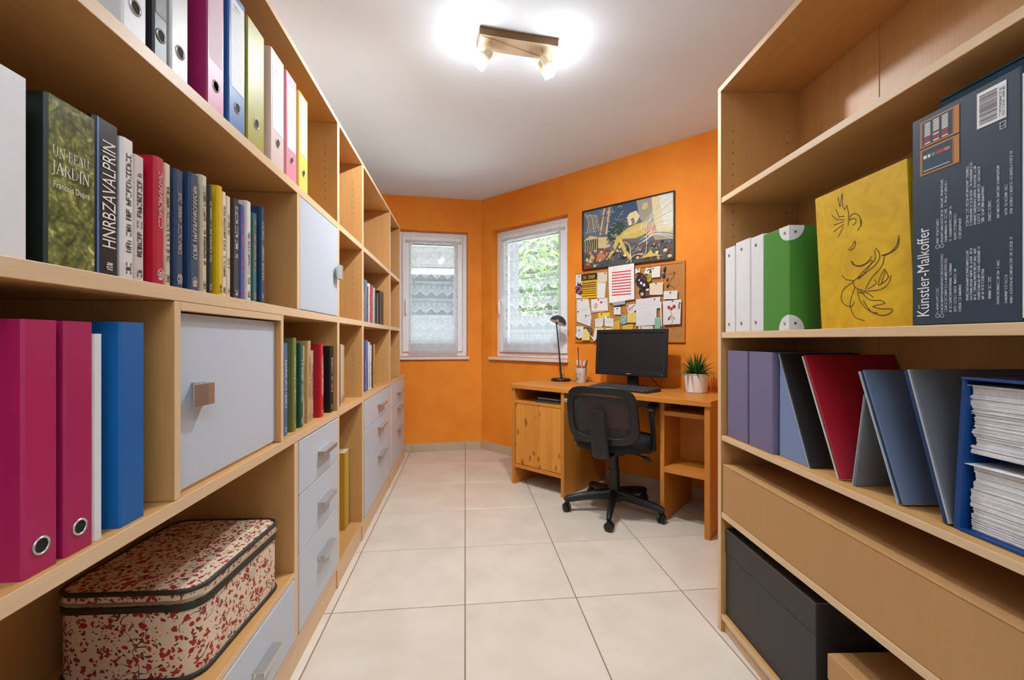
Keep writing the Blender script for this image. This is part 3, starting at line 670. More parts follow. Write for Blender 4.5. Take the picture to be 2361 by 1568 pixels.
# books beside the door insert
G4 = 'books beside the door insert'
T = Z1
for a, b, tp, c, tc_, lb, xf in ((1.418, 1.452, 1.05, (52, 106, 146), (214, 224, 230), 'light blue book against the door insert', -.562), (1.490, 1.519, 1.067, (120, 124, 62), (224, 216, 180), 'olive and tan tall book beside the light blue one', -.56),
    (1.558, 1.586, 1.049, (24, 84, 66), (220, 226, 220), 'dark green book with a pale patch', -.562), (1.591, 1.611, 1.039, (198, 164, 112), (120, 84, 50), 'thin tan book beside the dark green one', -.566),
    (1.634, 1.661, 1.057, (196, 162, 108), (110, 80, 46), 'taller tan book with worn spine', -.562), (1.672, 1.700, 1.021, (196, 160, 138), (90, 60, 50), 'short pinkish book before the red one', -.566),
    (1.757, 1.788, 1.043, (190, 28, 44), (240, 214, 204), 'red book beside the door insert', -.558), (1.792, 1.820, 1.001, (150, 40, 44), (230, 214, 200), 'short red and black book behind the red one', -.566),
    (1.868, 1.9135, 1.034, (26, 25, 28), (206, 190, 160), 'wide black book at the end of the row', -.556)):
    book(lb, 'book', a, b, T, tp - T, xf, c, G4, .19, text=[(.3, .5)], tcol=tc_)
G5 = 'thin volumes in the narrow unit'
for a, b, tp, c, lb in ((2.022, 2.058, 1.04, (70, 66, 62), 'dark grey thin book in the narrow unit'), (2.062, 2.089, 1.04, (206, 186, 158), 'cream thin book in the narrow unit'), (2.095, 2.119, 1.036, (200, 166, 122), 'tan thin book in the narrow unit')):
    book(lb, 'book', a, b, Z1, tp - Z1, -.566, c, G5, .2, text=[(.05, .1)])
G6 = 'books in the third unit, upper compartment'
for a, b, tp, c, lb in ((2.47, 2.50, 1.397, (40, 40, 46), 'black thin book first in the upper compartment'), (2.502, 2.526, 1.398, (214, 212, 208), 'white thin book beside the black one, upper compartment'), (2.55, 2.61, 1.412, (30, 50, 80), 'navy book in the upper compartment'), (2.612, 2.664, 1.412, (90, 122, 160), 'steel blue book in the upper compartment'),
    (2.668, 2.70, 1.38, (120, 30, 46), 'maroon thin book in the upper compartment'), (2.705, 2.746, 1.404, (220, 214, 208), 'white book beside the maroon ones, upper compartment'), (2.762, 2.83, 1.404, (170, 40, 50), 'red book in the upper compartment'), (2.846, 2.894, 1.395, (190, 184, 176), 'grey book in the upper compartment'),
    (2.94, 3.00, 1.37, (58, 50, 46), 'short dark brown book before the big black one'), (3.03, 3.185, 1.398, (28, 28, 32), 'big black book at the end of the upper compartment')):
    book(lb, 'book', a, b, Z2, tp - Z2, -.58, c, G6, .2, text=[(.1, .6)] if b - a < .1 else [(.06, .06)], tcol=(210, 206, 200) if sum(c) < 300 else (80, 80, 90))
G7 = 'books in the third unit, lower compartment'
for a, b, tp, c, lb in ((2.475, 2.518, 1.03, (214, 206, 200), 'first white magazine, lower compartment'), (2.522, 2.548, 1.03, (190, 176, 170), 'greyish magazine, lower compartment'), (2.552, 2.572, 1.026, (224, 220, 214), 'slim white magazine, lower compartment'), (2.59, 2.64, 1.06, (36, 66, 120), 'blue tall book, lower compartment'),
    (2.645, 2.69, 1.058, (84, 116, 168), 'lighter blue tall book, lower compartment'), (2.703, 2.741, 1.048, (206, 208, 214), 'pale grey book, lower compartment'), (2.75, 2.79, 1.03, (226, 214, 206), 'white and red book, lower compartment'), (2.806, 2.846, 1.032, (44, 40, 38), 'black book before the yellow one, lower compartment'), (2.85, 2.888, 1.032, (206, 160, 60), 'yellow-tan book ending the lower compartment')):
    book(lb, 'book', a, b, Z1, tp - Z1, -.58, c, G7, .2, text=[(.1, .5)], tcol=(70, 66, 70) if sum(c) > 300 else (220, 216, 206))
book('translucent white folder in the last unit', 'book', 3.36, 3.50, Z2, .258, -.60, (218, 216, 212), 'volumes in the last unit', .2)
book('small tan book in the last unit', 'book', 3.515, 3.545, Z2, .19, -.60, (196, 150, 104), 'volumes in the last unit', .16)
book('black and white thin book in the last unit', 'book', 3.37, 3.43, Z1, .275, -.60, (206, 204, 200), 'volumes in the last unit', .2)
for k, (a, b, c, lb) in enumerate(((2.262, 2.292, (190, 146, 40), 'mustard folder in the low open compartment'), (2.294, 2.326, (204, 164, 50), 'yellow folder in the low open compartment'), (2.328, 2.359, (150, 112, 60), 'brown folder in the low open compartment'))):
    book(lb, 'folder', a, b, .1003, .39, -.60, c, 'folders in the low open compartment', .22, name='folder', soft=True)

# ---------------------------------------------------------------- floral storage case
def floral():
    m, nt, b = nt_of('floral_fabric'); N = nt.nodes; K = nt.links
    t = N.new('ShaderNodeTexCoord')
    def vor(scale, dist, off):
        mp = N.new('ShaderNodeMapping'); mp.inputs['Location'].default_value = off; K.new(t.outputs['Object'], mp.inputs[0])
        n = N.new('ShaderNodeTexNoise'); n.inputs['Scale'].default_value = 55; K.new(mp.outputs[0], n.inputs['Vector'])
        vm = N.new('ShaderNodeVectorMath'); vm.operation = 'MULTIPLY_ADD'; vm.inputs[1].default_value = (dist,) * 3
        K.new(n.outputs['Color'], vm.inputs[0]); K.new(mp.outputs[0], vm.inputs[2])
        v = N.new('ShaderNodeTexVoronoi'); v.inputs['Scale'].default_value = scale; K.new(vm.outputs[0], v.inputs['Vector'])
        sp = N.new('ShaderNodeSeparateColor'); K.new(v.outputs['Color'], sp.inputs[0])
        return v.outputs['Distance'], sp.outputs[0], sp.outputs[1]
    M_ = lambda *a: nmath(nt, *a)
    d1, r1, g1 = vor(74, .026, (0, 0, 0)); red = M_('MULTIPLY', M_('LESS_THAN', d1, .43), M_('GREATER_THAN', r1, .36))
    d2, r2, g2 = vor(105, .03, (3, 1, 2)); dk = M_('MULTIPLY', M_('LESS_THAN', d2, .36), M_('GREATER_THAN', r2, .58))
    n = N.new('ShaderNodeTexNoise'); n.inputs['Scale'].default_value = 26; n.inputs['Detail'].default_value = 1; K.new(t.outputs['Object'], n.inputs['Vector'])
    st = M_('LESS_THAN', M_('ABSOLUTE', M_('SUBTRACT', n.outputs['Fac'], .5)), .011)
    n3 = N.new('ShaderNodeTexNoise'); n3.inputs['Scale'].default_value = 17; K.new(t.outputs['Object'], n3.inputs['Vector'])
    st = M_('MULTIPLY', st, M_('GREATER_THAN', n3.outputs['Fac'], .5))
    def mix(f, a, bcol):
        x = N.new('ShaderNodeMix'); x.data_type = 'RGBA'; K.new(f, x.inputs[0])
        if isinstance(a, tuple): x.inputs[6].default_value = a
        else: K.new(a, x.inputs[6])
        x.inputs[7].default_value = bcol; return x.outputs[2]
    c = mix(st, (*srgb(222, 196, 166), 1), (*srgb(74, 62, 50), 1)); c = mix(dk, c, (*srgb(70, 50, 44), 1)); c = mix(red, c, (*srgb(160, 34, 38), 1))
    K.new(c, b.inputs['Base Color']); b.inputs['Roughness'].default_value = .7
    return m
def rrect(x0, x1, y0, y1, r, n=6):
    out = []
    for cx, cy, a0 in ((x1 - r, y0 + r, -90), (x1 - r, y1 - r, 0), (x0 + r, y1 - r, 90), (x0 + r, y0 + r, 180)):
        out += [(cx + r * math.cos(math.radians(a0 + 90 * k / n)), cy + r * math.sin(math.radians(a0 + 90 * k / n))) for k in range(n + 1)]
    return out
FL = floral(); TRIM = mat('dark_trim', srgb(42, 40, 34), .65, noise=.12, nscale=90)
t = thing('storage_case', 'fabric storage case with red floral print and dark piping on the low shelf', 'case', (-.718, 1.205, .3205), math.radians(-3.0))
up = lambda p, q, d: (p, q, d)
hx, hy = .150, .190
MB().prism(rrect(-hx, hx, -hy, hy, .045), up, .004, .163).build('case_body', FL, t, smooth=True)
l = MB().prism(rrect(-hx - .002, hx + .002, -hy - .002, hy + .002, .046), up, .166, .196).build('lid', FL, t, bevel=.004, smooth=True)
m = MB(); m.prism(rrect(-hx - .004, hx + .004, -hy - .004, hy + .004, .047), up, .152, .168); m.build('zip_band', TRIM, t, bevel=.003, smooth=True)
m = MB(); m.ring([(p, q, .1945) for p, q in rrect(-hx - .001, hx + .001, -hy - .001, hy + .001, .046)], .0055, 8, closed=True); m.build('piping', TRIM, l, smooth=True)
m = MB(); m.ring([(p, q, .1735) for p, q in rrect(-hx - .002, hx + .002, -hy - .002, hy + .002, .046)], .0035, 8, closed=True); m.build('zip', mat('zip_metal', srgb(150, 130, 104), .4, metal=.3), l, smooth=True)
m = MB(); m.ring([(p, q, .0055) for p, q in rrect(-hx - .001, hx + .001, -hy - .001, hy + .001, .046)], .0052, 8, closed=True); m.build('bottom_piping', TRIM, t, smooth=True)
m = MB(); m.lathe([(.0, .0), (.016, .0), (.016, .0025), (.0, .0035)], seg=16); 
m.v = [(hx + .0005 + z, x + .03, y + .118) for x, y, z in m.v]; m.build('clasp', mat('clasp_beige', srgb(196, 178, 146), .5), t, smooth=True)
# ---------------------------------------------------------------- right-hand shelf
R1, R2, R3, R4, R5, R6 = 1.984, 1.577, 1.088, .714, .436, .066
UL = 1.75
t = thing('bookcase', 'tall beech bookcase with five shelves standing beside the desk', 'bookcase', Rp(0, 0), RROT)
DZ = .300
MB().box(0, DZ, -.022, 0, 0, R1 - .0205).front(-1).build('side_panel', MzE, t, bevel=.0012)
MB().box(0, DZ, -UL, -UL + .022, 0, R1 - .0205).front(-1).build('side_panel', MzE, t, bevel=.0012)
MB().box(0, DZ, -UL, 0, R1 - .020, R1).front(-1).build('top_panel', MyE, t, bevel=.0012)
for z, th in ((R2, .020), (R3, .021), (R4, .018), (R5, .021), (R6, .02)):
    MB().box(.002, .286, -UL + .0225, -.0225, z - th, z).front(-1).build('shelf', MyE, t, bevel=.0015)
MB().box(.014, .03, -UL + .0225, -.0225, 0, R6 - .0205).front(-1).build('plinth', MyE, t, bevel=.001)
MB().box(.2865, .2995, -.3600, -.0225, 0, R1 - .0205).build('back_panel', Mz, t, bevel=.001)
MB().box(.2865, .2995, -UL + .0225, -.3620, 0, R1 - .0205).build('back_panel', Mz, t, bevel=.001)
m = MB()
for zz in [1.62 + .04 * k for k in range(6)] + [1.12 + .045 * k for k in range(10)] + [.46 + .04 * k for k in range(6)]:
    for xx in (.045, .245):
        m.add([(xx + .0024 * math.cos(k * 1.047), -.0224, zz + .0024 * math.sin(k * 1.047)) for k in range(6)], [tuple(range(6))])
tag(m.build('pin_holes', DARK, t), kind='stuff')
m = MB()
for z in (R2 - .0205, R3 - .0215, R4 - .0185): m.cyl((.045, -.0225, z - .004), (.045, -.032, z - .004), .004, seg=8)
m.build('shelf_pins', CHROME, t)

def rthing(name, label, cat, u, v, z, group=None, rz=0.): return thing(name, label, cat, Rp(u, v, z + .0004), RROT + rz, group)
G = 'white binders on the bookcase'
RIV = mat('rivet_metal', srgb(150, 144, 136), .35, metal=.8)
for (u0, u1, h, lb) in ((.030, .095, .300, 'white binder against the bookcase side, beside the thinner white one'), (.100, .185, .306, 'white binder in the middle of three on the bookcase'), (.190, .2565, .302, 'white binder touching the green box file')):
    t = rthing('white_binder', lb, 'binder', u0, .012, R3, G); wd = u1 - u0
    m = MB(); m.prism([(0, -.002), (.004, 0), (.25, 0), (.25, -.003), (.006, -.004), (.006, -wd + .004), (.25, -wd + .003), (.25, -wd), (.004, -wd), (0, -wd + .002)], up, 0, h); m.build('cover', cov((226, 222, 220), .4), t, bevel=.0008)
    MB().box(.02, .245, -wd + .0045, -.0045, .004, h - .01).build('paper', PAPER, t)
    m = MB()
    for z in (.028, h - .028):
        m.lathe([(.0, .0), (.0052, 0), (.0046, .0018), (0, .0024)], seg=12)
        k = len(m.v) - 48; m.v[k:] = [(-c, -wd * .42 + a, z + b) for a, b, c in m.v[k:]]
    m.build('rivet', RIV, t, smooth=True)
# green box file with white corner pieces
t = rthing('green_box_file', 'green box file with white half-round riveted corners', 'box file', .258, .012, R3)
GW, GD, GH = .118, .09, .296
GREEN = cov((72, 138, 50), .4)
MB().box(0, GD, -GW, 0, 0, GH).build('box_body', GREEN, t, bevel=.0015)
for zc, s in ((0, 1), (GH, -1)):
    m = MB(); r = .043; n = 10; th = .0012
    pr = [(r * math.cos(math.pi * .5 * k / n), r * math.sin(math.pi * .5 * k / n)) for k in range(n + 1)]
    # half on the front face (from the corner towards the spine) and half on the side face
    f1 = [(0, 0)] + pr; 
    vs = [(-th, -GW + a - th * (a == 0), zc + s * (b if b > 1e-6 else -.0)) for a, b in f1]
    m.prism([(a, b) for a, b in f1], lambda a, b, d: (-d, -GW - (th if a < 1e-6 else 0) + a, zc + s * b), .0, th)
    m.prism([(a, b) for a, b in f1], lambda a, b, d: (a, -GW - d, zc + s * b), .0, th)
    c = m.build('corner_piece', cov((226, 222, 218), .4), t)
    m = MB()
    for (x, y, nx, ny) in ((-th, -GW + .017, -1, 0), (.017, -GW - th, 0, -1)):
        m.cyl((x, y, zc + s * .019), (x + nx * .0018, y + ny * .0018, zc + s * .019), .0042, .0032, seg=12)
    m.build('rivet', RIV, c, smooth=True)
# yellow folder with a line drawing
def yellowmat():
    m, nt, b = nt_of('yellow_marbled'); N = nt.nodes; K = nt.links
    t = N.new('ShaderNodeTexCoord'); n = N.new('ShaderNodeTexNoise'); n.inputs['Scale'].default_value = 18; n.inputs['Detail'].default_value = 10; n.inputs['Distortion'].default_value = 1.5
    K.new(t.outputs['Object'], n.inputs['Vector']); r = N.new('ShaderNodeValToRGB'); e = r.color_ramp.elements
    e[0].position = .3; e[0].color = (*srgb(208, 158, 8), 1); e[1].position = .7; e[1].color = (*srgb(230, 184, 16), 1)
    K.new(n.outputs['Fac'], r.inputs[0]); K.new(r.outputs[0], b.inputs['Base Color']); b.inputs['Roughness'].default_value = .55
    return m
t = rthing('yellow_folder', 'large yellow art folder with a plant line drawing, leaning beside the green box file', 'folder', .473, .032, R3)
t.rotation_euler = (0, math.radians(-3.0), RROT)
m = MB(); m.box(0, .003, -.253, 0, 0, .338); m.box(.015, .018, -.253, 0, 0, .338); m.box(.003, .015, -.253, -.250, 0, .338); m.build('cover', yellowmat(), t, bevel=.0006)
MB().box(.0035, .0145, -.2495, -.002, .002, .334).build('paper', PAPER, t)
YL = [[(0.548, 1.406), (0.552, 1.382), (0.561, 1.411), (0.56, 1.383), (0.566, 1.37), (0.573, 1.379), (0.577, 1.359), (0.574, 1.33)], [(0.54, 1.379), (0.548, 1.358), (0.564, 1.356)], [(0.526, 1.369), (0.542, 1.353), (0.564, 1.348)], [(0.532, 1.343), (0.562, 1.344)], [(0.528, 1.327), (0.562, 1.338)], [(0.542, 1.311), (0.56, 1.332)], [(0.579, 1.341), (0.582, 1.351), (0.595, 1.353), (0.606, 1.344), (0.612, 1.327), (0.604, 1.317), (0.6, 1.312)], [(0.582, 1.343), (0.595, 1.341), (0.596, 1.332), (0.587, 1.328)], [(0.608, 1.336), (0.61, 1.319)], [(0.57, 1.273), (0.582, 1.28), (0.589, 1.29), (0.592, 1.285), (0.587, 1.275), (0.576, 1.271)], [(0.701, 1.277), (0.695, 1.258), (0.679, 1.246), (0.659, 1.243), (0.672, 1.243), (0.695, 1.252), (0.702, 1.27)], [(0.634, 1.246), (0.616, 1.233), (0.591, 1.233), (0.578, 1.246), (0.584, 1.236), (0.606, 1.229), (0.634, 1.239)], [(0.644, 1.263), (0.654, 1.247), (0.647, 1.23), (0.62, 1.214), (0.587, 1.201), (0.58, 1.196), (0.587, 1.182), (0.616, 1.171), (0.654, 1.171), (0.673, 1.183), (0.678, 1.197)], [(0.665, 1.24), (0.657, 1.22), (0.63, 1.198), (0.613, 1.176)], [(0.642, 1.258), (0.641, 1.237), (0.616, 1.221), (0.591, 1.203)], [(0.635, 1.236), (0.616, 1.215), (0.595, 1.2)], [(0.664, 1.213), (0.654, 1.2), (0.647, 1.181), (0.66, 1.185), (0.672, 1.195), (0.664, 1.213)], [(0.665, 1.207), (0.654, 1.183)], [(0.548, 1.217), (0.56, 1.205), (0.58, 1.2)], [(0.582, 1.197), (0.552, 1.183), (0.542, 1.162), (0.552, 1.145), (0.572, 1.14), (0.58, 1.149)], [(0.584, 1.183), (0.572, 1.159), (0.568, 1.14), (0.58, 1.114), (0.606, 1.104)], [(0.591, 1.179), (0.595, 1.154), (0.613, 1.131), (0.644, 1.115), (0.667, 1.115), (0.678, 1.125), (0.651, 1.128), (0.63, 1.135), (0.66, 1.139), (0.651, 1.146), (0.627, 1.149), (0.613, 1.158), (0.598, 1.175)], [(0.595, 1.169), (0.616, 1.167), (0.632, 1.155)], [(0.606, 1.15), (0.624, 1.124), (0.641, 1.12)], [(0.637, 1.194), (0.641, 1.185), (0.62, 1.175)]]
def spline(pts, k=5):
    if len(pts) < 3: return pts
    P = [pts[0]] + pts + [pts[-1]]; out = []
    for i in range(1, len(P) - 2):
        for j in range(k):
            s = j / k
            out.append(tuple(.5 * (2 * P[i][d] + (P[i + 1][d] - P[i - 1][d]) * s + (2 * P[i - 1][d] - 5 * P[i][d] + 4 * P[i + 1][d] - P[i + 2][d]) * s * s + (3 * P[i][d] - P[i - 1][d] - 3 * P[i + 1][d] + P[i + 2][d]) * s ** 3) for d in (0, 1)))
    return out + [pts[-1]]
m = MB()
for i, l in enumerate(YL): m.line(l if i in (0, 1, 2) else spline(l), .0016, lambda u, z: (-.0005, -(u - .473), z - R3))
tag(m.build('line_drawing', ink((58, 50, 22)), t), kind='stuff')
# big blue artist case box
BB = mat('blue_carton', srgb(45, 61, 76), .45, noise=.04, nscale=24)
t = rthing('artist_case_box', 'dark blue carton lettered Künstler-Malkoffer with barcode, standing on end', 'box', .748, .004, R3)
BW, BH, BD = .178, .398, .058
MB().box(0, BD, -BW, 0, 0, BH).build('carton', BB, t, bevel=.002)
f = lambda a, b: (-.0007, -a, b)                 # a across towards the viewer, b up
fu = lambda a, b: (-.0007, -(b), a)              # lettering running up: a up, b across; tops of the letters point away
m = MB(); put_text(m, 'Künstler-Malkoffer', .017, 0, .168, .0235, lambda a, b: (-.0007, -(.0345 - b), a)); m.build('title_lettering', ink((236, 236, 234)), t)
m = MB(); rr = random.Random(8)
def fcol(c): return lambda a, b: (-.0007, -(c - b), a)
for base, rows in ((.022, ((.052, .045), (.060, .105), (.067, .098), (.075, .085), (.083, .075), (.091, .045))), (.150, ((.052, .05), (.060, .115), (.067, .11), (.075, .06), (.083, .045), (.091, .035)))):
    for c, l in rows: scribble(m, base, 0, l, .0042, fcol(c), rr, .18)
for base, rows in ((.040, ((.103, .085), (.109, .088), (.115, .086), (.121, .09), (.127, .05), (.137, .035))), (.168, ((.103, .105), (.109, .108), (.115, .10), (.121, .095), (.127, .06), (.137, .034)))):
    for c, l in rows: scribble(m, base, 0, l, .0040, fcol(c), rr, .18)
for base, rows in ((.030, ((.149, .07), (.160, .045), (.167, .105))), (.170, ((.149, .085), (.160, .05), (.167, .10)))):
    for c, l in rows: scribble(m, base, 0, l, .0036, fcol(c), rr, .18)
for b_ in (.0225, .150):
    for c in (.052, .060):
        m.line([(b_ - .006 + .0034 * math.cos(k * .628), .002 + .0034 * math.sin(k * .628)) for k in range(11)], .0009, fcol(c))
tag(m.build('small_print', ink((206, 212, 218)), t), kind='stuff')
# printed picture of the open paint case
m = MB()
OR, DKB, CR, RD, TL = 0, 1, 2, 3, 4
def rect(a0, a1, b0, b1, lift=.0007): m.add([(-lift, -a0, b0), (-lift, -a1, b0), (-lift, -a1, b1), (-lift, -a0, b1)], [(0, 1, 2, 3)])
for b0, b1 in ((.285, .335), (.338, .388)):
    m.mat(OR); rect(.017, .088, b0, b1); m.mat(DKB); rect(.020, .078, b0 + .003, b1 - .003, .0009); m.mat(OR); rect(.0205, .0215, b0 + .004, b1 - .004, .0010); rect(.0765, .0775, b0 + .004, b1 - .004, .0010)
for i, a in enumerate((.026, .042, .058)):
    for k in range(11):
        m.mat(CR if k not in (1, 2, 3 + i % 2) else RD); rect(a, a + .011, .3425 + k * .0037, .3425 + k * .0037 + .0024, .0011)
m.mat(CR); rect(.024, .072, .292, .2932, .0011)
for k, (c, a0, a1) in enumerate(((CR, .024, .030), (CR, .032, .037), (TL, .039, .046), (RD, .048, .063), (OR, .063, .072))): m.mat(c); rect(a0, a1, .3155, .3215, .0011)
m.build('case_picture', [ink((190, 122, 62)), ink((50, 68, 84)), ink((226, 222, 206)), ink((176, 70, 52)), ink((92, 140, 146))], t)
m = MB(); m.mat(0); rect(.116, .159, .328, .388); m.mat(1); rr = random.Random(2)
z = .333
while z < .382: h_ = rr.choice([.0006, .0009, .0014]); rect(.120, .146, z, z + h_, .0009); z += h_ + rr.choice([.0007, .0010, .0014])
scribble(m, .333, 0, .049, .003, lambda a, b: (-.0009, -(.152 - b), a), rr, .1); scribble(m, .333, 0, .046, .0028, lambda a, b: (-.0009, -(.1565 - b), a), rr, .1)
m.build('barcode_label', [ink((232, 228, 226)), ink((20, 20, 22))], t)
m = MB(); m.line([(.150, .312), (.158, .312), (.158, .323), (.150, .323), (.150, .312)], .0009, f); m.line([(.152, .316), (.156, .316), (.156, .32)], .0008, f); m.build('recycling_mark', ink((206, 212, 218)), t)
KR = mat('kraft_carton', srgb(176, 140, 98), .7, noise=.05, nscale=40)
m = MB(); m.box(.0, .056, -BW - .010, -BW - .004, .24, .392); m.box(.002, .060, -BW - .012, -BW - .003, .17, .236); m.box(.004, .055, -BW - .007, -BW - .002, .0, .165); m.build('torn_flap', KR, t, bevel=.0015)
m = MB(); m.box(.001, .006, -BW - .0035, -BW - .0008, .006, .385); m.build('torn_edge', mat('board_edge', srgb(228, 220, 206), .7), t)
t = rthing('teal_portfolio', 'flat teal-blue portfolio standing behind the artist case carton', 'portfolio', .742, .0655, R3)
MB().box(0, .016, -.32, 0, 0, .442).build('board', mat('teal_board', srgb(16, 84, 116), .4), t, bevel=.002)
MB().box(-.001, .017, -.32, 0, .4425, .446).build('edge_binding', mat('teal_edge', srgb(20, 96, 130), .35), t)

# ---------------------------------------------------------------- middle shelf: binders, folders, tray
G = 'purple binders on the bookcase'
PUR = mat('purple_linen', srgb(113, 104, 133), .6, noise=.06, nscale=220)
for u0, u1, lb in ((.034, .160, 'purple linen binder against the bookcase side'), (.168, .292, 'purple linen binder beside the slanting black folder')):
    t = rthing('purple_binder', lb, 'binder', u0, .018, R4, G); wd = u1 - u0
    m = MB(); m.prism([(0, -.002), (.003, 0), (.25, 0), (.25, -.004), (.007, -.004), (.007, -wd + .004), (.25, -wd + .004), (.25, -wd), (.003, -wd), (0, -wd + .002)], up, 0, .308); m.build('cover', PUR, t, bevel=.001)
    MB().box(.02, .245, -wd + .005, -.005, .004, .296).build('paper', PAPER, t)
def slab(t, u0, poly, v0, v1, z0, name, m_, bevel=.0008, parent=None):
    """poly in (u, z) of the shelf front plane, run from depth v0 to v1"""
    mb = MB(); mb.prism([(u - u0, z - z0) for u, z in poly], lambda a, b, d: (d, -a, b), v0, v1)
    return mb.build(name, m_, parent or t, bevel=bevel)
def offs(top, bot, a, b):
    """strip parallel to the line top-bot between offsets a and b on its near side"""
    dx, dz = bot[0] - top[0], bot[1] - top[1]; l = math.hypot(dx, dz); nx, nz = -dz / l, dx / l
    return [(top[0] + nx * a, top[1] + nz * a), (bot[0] + nx * a, bot[1] + nz * a), (bot[0] + nx * b, bot[1] + nz * b), (top[0] + nx * b, top[1] + nz * b)]
Z0 = R4
LBLUE = cov((120, 138, 176), .5); GREYB = cov((112, 112, 114), .5); SLATE = cov((104, 116, 140), .48); NAVY = cov((22, 54, 92), .4); BLK = cov((36, 34, 34), .5)
EDGE = cov((176, 180, 188), .4)
t = rthing('splayed_folder', 'light blue folder with slanting black cover beside the purple binders', 'folder', .30, .0, R4)
slab(t, .30, [(.3025, Z0), (.430, Z0), (.3045, .998)], .032, .036, Z0, 'front_gusset', LBLUE)
slab(t, .30, [(.3025, Z0), (.3065, Z0), (.3065, .998), (.3035, .998)], .037, .27, Z0, 'cover', LBLUE)
slab(t, .30, offs((.3045, 1.018), (.432, Z0 + .001), .0, .005), .030, .27, Z0, 'cover', BLK)
slab(t, .30, offs((.3045, 1.018), (.432, Z0 + .001), -.0018, -.0002), .028, .032, Z0, 'cover_edge', EDGE)
t = rthing('red_binder', 'red binder leaning with a pale spine edge, between the black and grey folders', 'binder', .52, .0, R4)
T_, B_ = (.400, 1.014), (.527, Z0 + .0005)
slab(t, .52, offs(T_, B_, .0, .003), .030, .28, Z0, 'cover', cov((214, 206, 196), .5))  # pale board showing along the spine edge
slab(t, .52, offs(T_, B_, .0035, .0105), .033, .27, Z0, 'spine', cov((122, 10, 24), .4))
slab(t, .52, offs(T_, B_, .0108, .0142), .030, .28, Z0, 'cover', cov((168, 20, 38), .42))
t = rthing('grey_folder', 'grey folder propped the other way under the slate blue binder', 'folder', .573, .0, R4)
slab(t, .573, [(.571, Z0 + .0005), (.577, Z0 + .0005), (.6075, .932), (.6035, .934)], .033, .28, Z0, 'cover', GREYB)
slab(t, .573, [(.5685, Z0 + .0005), (.5706, Z0 + .0005), (.6030, .934), (.6015, .934)], .032, .28, Z0, 'cover', EDGE)
t = rthing('slate_binder', 'slate blue binder with navy spine leaning over the grey folder', 'binder', .69, .0, R4)
T_, B_ = (.5915, .986), (.690, Z0 + .0005)
slab(t, .69, offs(T_, B_, .0, .0025), .028, .28, Z0, 'cover', EDGE)
slab(t, .69, offs(T_, B_, .0028, .013), .032, .27, Z0, 'spine', NAVY)
slab(t, .69, offs(T_, B_, .0133, .0165), .028, .28, Z0, 'cover', SLATE)
t = rthing('grey_binder', 'grey binder with blue spine leaning against the blue paper tray', 'binder', .78, .0, R4)
T_, B_ = (.703, .996), (.7835, Z0 + .0005)
slab(t, .78, offs(T_, B_, .0, .009), .030, .28, Z0, 'spine', NAVY)
slab(t, .78, offs(T_, B_, .0092, .0125), .029, .28, Z0, 'page_edge', EDGE)
slab(t, .78, offs(T_, B_, .0127, .0160), .030, .28, Z0, 'cover', GREYB)
t = rthing('paper_tray', 'blue box file lying open at the front, filled with papers', 'box file', .80, .0, R4)
BLUE = cov((8, 62, 124), .42)
slab(t, .80, [(.8005, Z0), (.812, Z0), (.822, .988), (.816, .988)], .030, .28, Z0, 'side_wall', BLUE)
slab(t, .80, [(.816, .9885), (1.20, .9885), (1.20, .993), (.816, .993)], .028, .28, Z0, 'top_wall', BLUE)
slab(t, .80, [(.8125, Z0), (1.20, Z0), (1.20, Z0 + .005), (.8125, Z0 + .005)], .028, .28, Z0, 'bottom_wall', BLUE)
slab(t, .80, [(1.188, Z0 + .0055), (1.20, Z0 + .0055), (1.20, .988), (1.188, .988)], .030, .28, Z0, 'side_wall', BLUE)
slab(t, .80, [(.815, .8515), (1.187, .8515), (1.187, .8565), (.815, .8565)], .060, .28, Z0, 'middle_shelf', BLUE)
SHEET = mat('sheet_white', srgb(226, 222, 222), .75, noise=.10, nscale=60)
rr = random.Random(5)
for z0, z1, lb in ((Z0 + .0056, .838, 'lower stack of white paper in the blue paper tray'), (.8572, .982, 'upper stack of cream-white paper in the blue paper tray')):
    s = rthing('paper_stack', lb, 'paper', .825, .0, z0, 'paper stacks in the blue tray')
    m = MB(); z = 0; k = 0; off = 0
    while z < z1 - z0 - .004:
        h_ = rr.choice([.0012, .002, .003]);
        if k % 7 == 0: off = rr.uniform(-.003, .007)
        o_ = off + rr.uniform(0, .0022)
        m.prism([(.0 + o_ - .003, .040 + rr.uniform(0, .003)), (.352, .040 + rr.uniform(0, .004)), (.352, .265), (o_, .265)], lambda a, b, d: (b, -a, d), z, z + h_ * .86); z += h_; k += 1
    tag(m.build('paper_sheets', SHEET, s), kind='stuff')
    m = MB(); m.prism([(-.010, .034), (.352, .038), (.352, .265), (.0, .265)], lambda a, b, d: (b, -a, d), z + .0002, z + .0012); m.build('top_sheet', SHEET, s)

